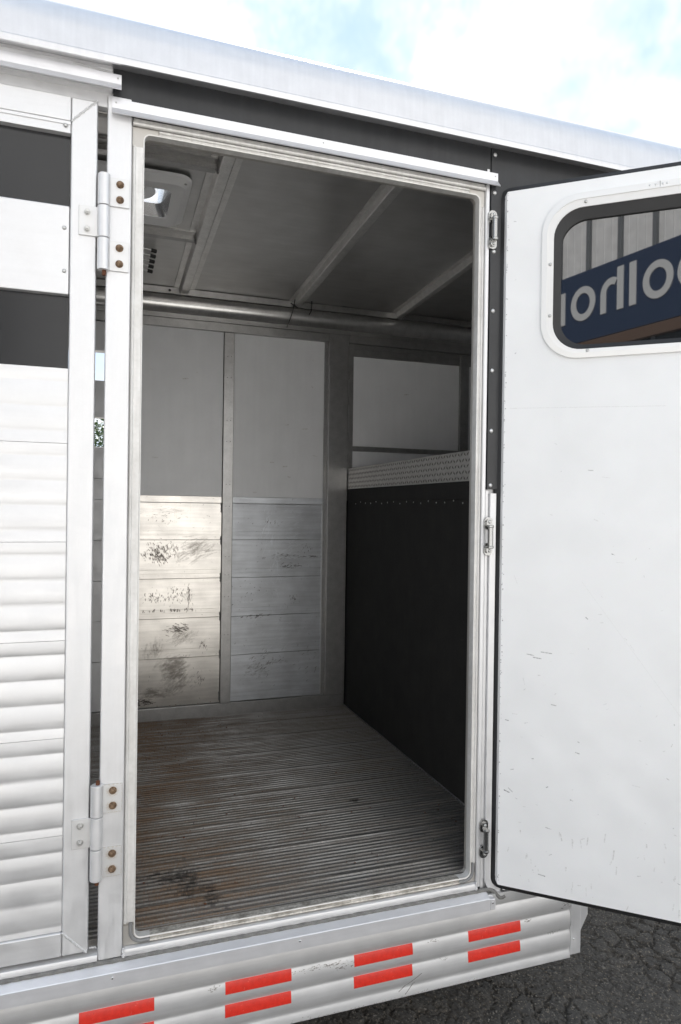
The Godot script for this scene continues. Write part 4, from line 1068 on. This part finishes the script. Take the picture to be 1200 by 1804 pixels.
func build_ground():
	# broken asphalt: one sheet, finely divided where the cracks can be seen
	var xs := lines(0.45, 2.35, 0.0042, 400.0)
	var zs := lines(-0.80, 0.30, 0.0042, 400.0)
	var cell := noise(101, 14.0, 1, FastNoiseLite.TYPE_CELLULAR); cell.cellular_return_type = FastNoiseLite.RETURN_DISTANCE2_SUB; cell.cellular_jitter = 1.0
	cell.domain_warp_enabled = true; cell.domain_warp_amplitude = 0.09; cell.domain_warp_frequency = 9.0; cell.domain_warp_fractal_type = FastNoiseLite.DOMAIN_WARP_FRACTAL_PROGRESSIVE; cell.domain_warp_fractal_octaves = 3
	var small := noise(104, 26.0, 1, FastNoiseLite.TYPE_CELLULAR); small.cellular_return_type = FastNoiseLite.RETURN_DISTANCE2_SUB
	small.domain_warp_enabled = true; small.domain_warp_amplitude = 0.03; small.domain_warp_frequency = 20.0
	var lump := noise(102, 3.0, 3)
	var grit := noise(103, 90.0, 2)
	var open := noise(105, 1.6, 2)
	var V := PackedVector3Array()
	var nx := xs.size()
	var nz := zs.size()
	for z in zs:
		for x in xs:
			var y := 0.0
			if x > 0.4 and x < 2.4 and z > -0.85 and z < 0.35:
				var o := clampf(open.get_noise_2d(x, z) * 1.5 + 0.55, 0.0, 1.0)
				var c: float = cell.get_noise_2d(x, z) + 1.0
				var e: float = small.get_noise_2d(x, z) + 1.0
				y = 0.003 * lump.get_noise_2d(x, z) + 0.0022 * grit.get_noise_2d(x, z)
				y -= 0.009 * o * (1.0 - smoothstep(0.03, 0.14, c)) + 0.004 * (1.0 - o) * (1.0 - smoothstep(0.0, 0.2, e))
				y += 0.0015 * smoothstep(0.0, 0.4, c)
			V.append(Vector3(x, y, z))
	var I := PackedInt32Array()
	for j in nz - 1:
		for i in nx - 1:
			var a := j * nx + i
			I.append_array([a, a + 1, a + nx + 1, a, a + nx + 1, a + nx])
	var N := PackedVector3Array(); N.resize(V.size())
	for j in nz:
		for i in nx:
			var l := V[j * nx + maxi(i - 1, 0)]
			var r := V[j * nx + mini(i + 1, nx - 1)]
			var u := V[maxi(j - 1, 0) * nx + i]
			var d := V[mini(j + 1, nz - 1) * nx + i]
			N[j * nx + i] = (d - u).cross(r - l).normalized()
	var arr := []; arr.resize(Mesh.ARRAY_MAX); arr[Mesh.ARRAY_VERTEX] = V; arr[Mesh.ARRAY_NORMAL] = N; arr[Mesh.ARRAY_INDEX] = I
	var me := ArrayMesh.new(); me.add_surface_from_arrays(Mesh.PRIMITIVE_TRIANGLES, arr)
	var g := inst(me, "asphalt_ground", M.asphalt, self); g.set_meta("kind", "structure")
	# loose grit lying on it
	begin()
	var r := RandomNumberGenerator.new(); r.seed = 9
	for k in 1500:
		var p := Vector3(r.randf_range(0.4, 2.4), -0.001, r.randf_range(-0.85, 0.38))
		var s := r.randf_range(0.0016, 0.0042) * (2.4 if r.randf() < 0.03 else 1.0)
		dome(p, Vector3(r.randfn(0, 0.15), 1, r.randfn(0, 0.15)).normalized(), s, s * r.randf_range(0.5, 1.0) + 0.002, 6, 2)
	var o := done("grit", M.grit, self); tag(o, "loose pale grit lying on the cracked asphalt", "grit", "", "stuff")
	# concrete yard in front of the shop
	begin(); bx(Vector3(-30, 0.002, 3.4), Vector3(30, 0.012, 9.0), 0.003)
	var c := done("concrete_yard", M.concrete, self); c.set_meta("kind", "structure")

func arc_strip(c: Vector2, rx: float, ry: float, a0: float, a1: float, w: float) -> Array:
	var o := []
	var n := 28
	for k in n + 1:
		var a := deg_to_rad(lerpf(a0, a1, float(k) / n)); o.append(c + Vector2(cos(a) * rx, sin(a) * ry))
	for k in n + 1:
		var a := deg_to_rad(lerpf(a1, a0, float(k) / n)); o.append(c + Vector2(cos(a) * (rx - w), sin(a) * (ry - w)))
	return o

func build_shop():
	var b := part("shop_building", self, Vector3(0, 0, 8.0))
	tag(b, "ribbed grey metal shop mirrored in the door's window", "building")
	# ribbed wall sheets, one mesh for all
	begin()
	var pr := [Vector2(0, 0), Vector2(0, 0.03)]
	for k in 4:
		var x := 0.167 * k
		if k == 0: pr.append_array([Vector2(0.02, 0.03), Vector2(0.035, 0.0), Vector2(0.065, 0.0), Vector2(0.08, 0.03)])
		else: pr.append_array([Vector2(x, 0.03), Vector2(x + 0.008, 0.024), Vector2(x + 0.022, 0.024), Vector2(x + 0.03, 0.03)])
	pr.append_array([Vector2(0.664, 0.03), Vector2(0.664, 0.06), Vector2(0, 0.06)]); pr.remove_at(0); pr[0] = Vector2(0, 0.03)
	prism(pr, "y", 2.7, 8.6, 20.0)
	var sheet := mesh()
	begin(); prism(pr, "y", 0.9, 2.7, 20.0)
	var low := mesh()
	begin(); bx(Vector3(0.012, 0.9, -0.035), Vector3(0.088, 8.59, 0.029), 0.004)
	var cap := mesh()
	for k in 44:
		var x := -5.868 - 0.05 - 0.667 * 18 + 0.667 * k
		inst(cap, "seam_cap", M.seam, b, Vector3(x, 0, 0)); inst(sheet, "wall_sheet", M.sheet, b, Vector3(x, 0, 0)); inst(low, "wall_sheet", M.sheet, b, Vector3(x, 0, 0))
	begin(); bx(Vector3(-18.2, 0, -0.02), Vector3(11.5, 0.9, 0.2), 0.01); done("base_wall", M.concrete, b)
	begin(); bx(Vector3(-18.2, 0, 0.2), Vector3(11.5, 8.7, 12.0), 0.02); done("shop_hall", M.sheet, b)
	begin(); prism([Vector2(-0.4, 8.6), Vector2(6.2, 10.6), Vector2(12.6, 8.6), Vector2(12.6, 8.72), Vector2(6.2, 10.72), Vector2(-0.4, 8.72)], "x", -18.5, 11.8); done("roof", M.sheet, b)
	begin(); bx(Vector3(-8.6, 4.39, -0.10), Vector3(-1.0, 4.575, 0.02), 0.01); done("lintel", M.beam_brown, b)
	for k in 6:
		begin(); bx(Vector3(-8.5 + 1.24 * k, 2.75, -0.02), Vector3(-7.32 + 1.24 * k, 4.385, 0.025), 0.005); done("window", M.dark_glass, b)
	# the sign: board and letters
	var s := part("shop_sign", self, Vector3(-5.3, 4.58, 7.9))
	s.position.x = -5.21
	tag(s, "long dark blue sign board with pale rounded letters on the shop", "sign")
	begin(); bx(Vector3(-4.0, 0.0, 0.0), Vector3(3.6, 1.22, 0.09), 0.01); done("board", M.sign_blue, s)
	# letters read towards -x; q is the reading direction, base line y 0.38
	var by := 0.375
	var shapes := []     # [polygons]
	var o_ := func(cx: float): return [arc_strip(Vector2(cx, by + 0.285), 0.270, 0.295, 0, 180, 0.115), arc_strip(Vector2(cx, by + 0.285), 0.270, 0.295, 180, 360, 0.115)]
	var bar := func(x0: float, x1: float, y0: float, y1: float): return [Vector2(x0, y0), Vector2(x1, y0), Vector2(x1, y1), Vector2(x0, y1)]
	# along-reading coordinate q = -(x + 5.3)
	shapes.append([arc_strip(Vector2(-2.03, by + 0.285), 0.270, 0.295, 45, 315, 0.115)])
	shapes.append(o_.call(-1.42)); shapes.append(o_.call(-0.81))
	shapes.append([bar.call(-0.415, -0.285, by, by + 0.70)])
	shapes.append([bar.call(-0.170, -0.045, by, by + 0.70), arc_strip(Vector2(0.068, by + 0.31), 0.225, 0.255, 0, 122, 0.115), bar.call(0.178, 0.293, by, by + 0.31)])
	shapes.append(o_.call(0.675))
	shapes.append([bar.call(1.082, 1.205, by, by + 0.575), arc_strip(Vector2(1.36, by + 0.32), 0.24, 0.255, 62, 128, 0.115)])
	shapes.append([arc_strip(Vector2(1.75, by + 0.425), 0.19, 0.155, 20, 270, 0.105), arc_strip(Vector2(1.75, by + 0.145), 0.19, 0.155, -160, 90, 0.105)])
	shapes.append([arc_strip(Vector2(2.31, by + 0.285), 0.270, 0.295, 0, 320, 0.115), bar.call(2.15, 2.47, by + 0.24, by + 0.335)])
	for polys in shapes:
		begin()
		for p in polys:
			var m := []
			for v in p: m.append(Vector2(-v.x, v.y))
			prism(m, "z", -0.015, 0.0005, 20.0)
		done("letter", M.letter, s)

func build_tree():
	var t := part("leafy_tree", self, Vector3(-0.55, 0, -13.0))
	tag(t, "green leafy tree beyond the trailer, glimpsed through the hinge gap", "tree")
	begin(); tube([Vector3(0, 0, 0), Vector3(0.05, 0.8, 0.02), Vector3(0.0, 1.6, 0.0), Vector3(0.1, 2.4, 0.1)], 0.11, 10)
	for k in 7:
		var a := TAU * k / 7
		tube([Vector3(0.02, 1.3 + 0.12 * k, 0), Vector3(cos(a) * 0.5, 1.9 + 0.1 * k, sin(a) * 0.5), Vector3(cos(a) * 1.0, 2.3 + 0.12 * k, sin(a) * 1.0)], 0.03, 6)
	done("trunk", M.bark, t)
	begin()
	var r := RandomNumberGenerator.new(); r.seed = 21
	var clumps := []
	for k in 46:
		var d := Vector3(r.randfn(), r.randfn(), r.randfn()).normalized() * pow(r.randf(), 0.4)
		clumps.append(Vector3(0.1, 2.45, 0) + d * Vector3(1.25, 1.05, 1.25))
	for c in clumps:
		for k in 90:
			var p: Vector3 = c + Vector3(r.randfn(), r.randfn(), r.randfn()) * 0.15
			var n := Vector3(r.randfn(), r.randfn() + 0.6, r.randfn()).normalized()
			var u := n.cross(Vector3(r.randfn(), r.randfn(), r.randfn())).normalized()
			var v := n.cross(u)
			var s := r.randf_range(0.035, 0.065)
			quad(p - u * s, p + v * s * 0.45, p + u * s, p - v * s * 0.45, n)
	done("crown", M.leaves, t)

# ---------------------------------------------------------------- sky picture
func sky_image() -> Image:
	var W := 1280
	var H := 640
	var im := Image.create(W, H, false, Image.FORMAT_RGB8)
	var n := noise(201, 1.5, 7); n.domain_warp_enabled = true; n.domain_warp_amplitude = 0.35; n.domain_warp_frequency = 2.0
	var n2 := noise(202, 6.0, 5)
	for j in H:
		var el := PI * (0.5 - (j + 0.5) / H)
		for i in W:
			var az := TAU * (i + 0.5) / W
			var d := Vector3(cos(el) * sin(az), sin(el), cos(el) * cos(az))
			if d.y < 0.0:
				im.set_pixel(i, j, Color(0.42, 0.40, 0.38)); continue
			var t := pow(d.y, 0.55)
			var c := Color(0.80, 0.855, 0.905).lerp(Color(0.63, 0.735, 0.87), t)
			var q := d / (d.y + 0.35)
			var v := n.get_noise_3d(q.x * 1.4, q.z * 1.4, 0.3) + 0.35 * n2.get_noise_3d(q.x * 1.4, q.z * 1.4, 1.7)
			var a := smoothstep(-0.50, 0.42, v)
			c = c.lerp(Color(0.91, 0.92, 0.93), a)
			im.set_pixel(i, j, c)
	return im

# ---------------------------------------------------------------- all of it
func _ready():
	# camera: 24 mm lens on an upright frame, level, turned 19 degrees to the right
	var cam := Camera3D.new(); cam.name = "camera"; cam.fov = 73.34; cam.near = 0.02; cam.far = 2000.0
	add_child(cam)
	cam.position = Vector3(0, 1.62, 1.8)
	cam.rotation_order = EULER_ORDER_YXZ
	cam.rotation = Vector3(deg_to_rad(-0.269), deg_to_rad(-18.969), deg_to_rad(0.786))
	cam.current = true
	# sky
	var env := Environment.new()
	env.background_mode = Environment.BG_SKY
	var ps := PanoramaSkyMaterial.new(); ps.panorama = tex(sky_image()); ps.filter = true
	var sky := Sky.new(); sky.sky_material = ps; env.sky = sky
	env.background_energy_multiplier = 0.55
	env.tonemap_mode = Environment.TONE_MAPPER_LINEAR
	env.tonemap_exposure = 2.95
	env.sdfgi_enabled = true; env.ssao_enabled = true; env.ssil_enabled = true
	var we := WorldEnvironment.new(); we.name = "world_environment"; we.environment = env; add_child(we)
	# sun: behind the trailer, a little to the left; the side in view lies in open shade
	var sun := DirectionalLight3D.new(); sun.name = "sun"; sun.light_energy = 1.6; sun.light_color = Color(1.0, 0.98, 0.955); sun.light_angular_distance = 0.5; sun.shadow_enabled = true
	add_child(sun)
	var to_sun := Vector3(0.25, 0.75, -0.58).normalized()
	sun.look_at_from_position(to_sun * 50.0, Vector3.ZERO, Vector3.UP)

	make_materials(); make_small()
	M.grit = mat(lin(0.16, 0.15, 0.135), 0.85)
	build_ground(); build_shop(); build_tree()
	build_trailer(); build_loose()
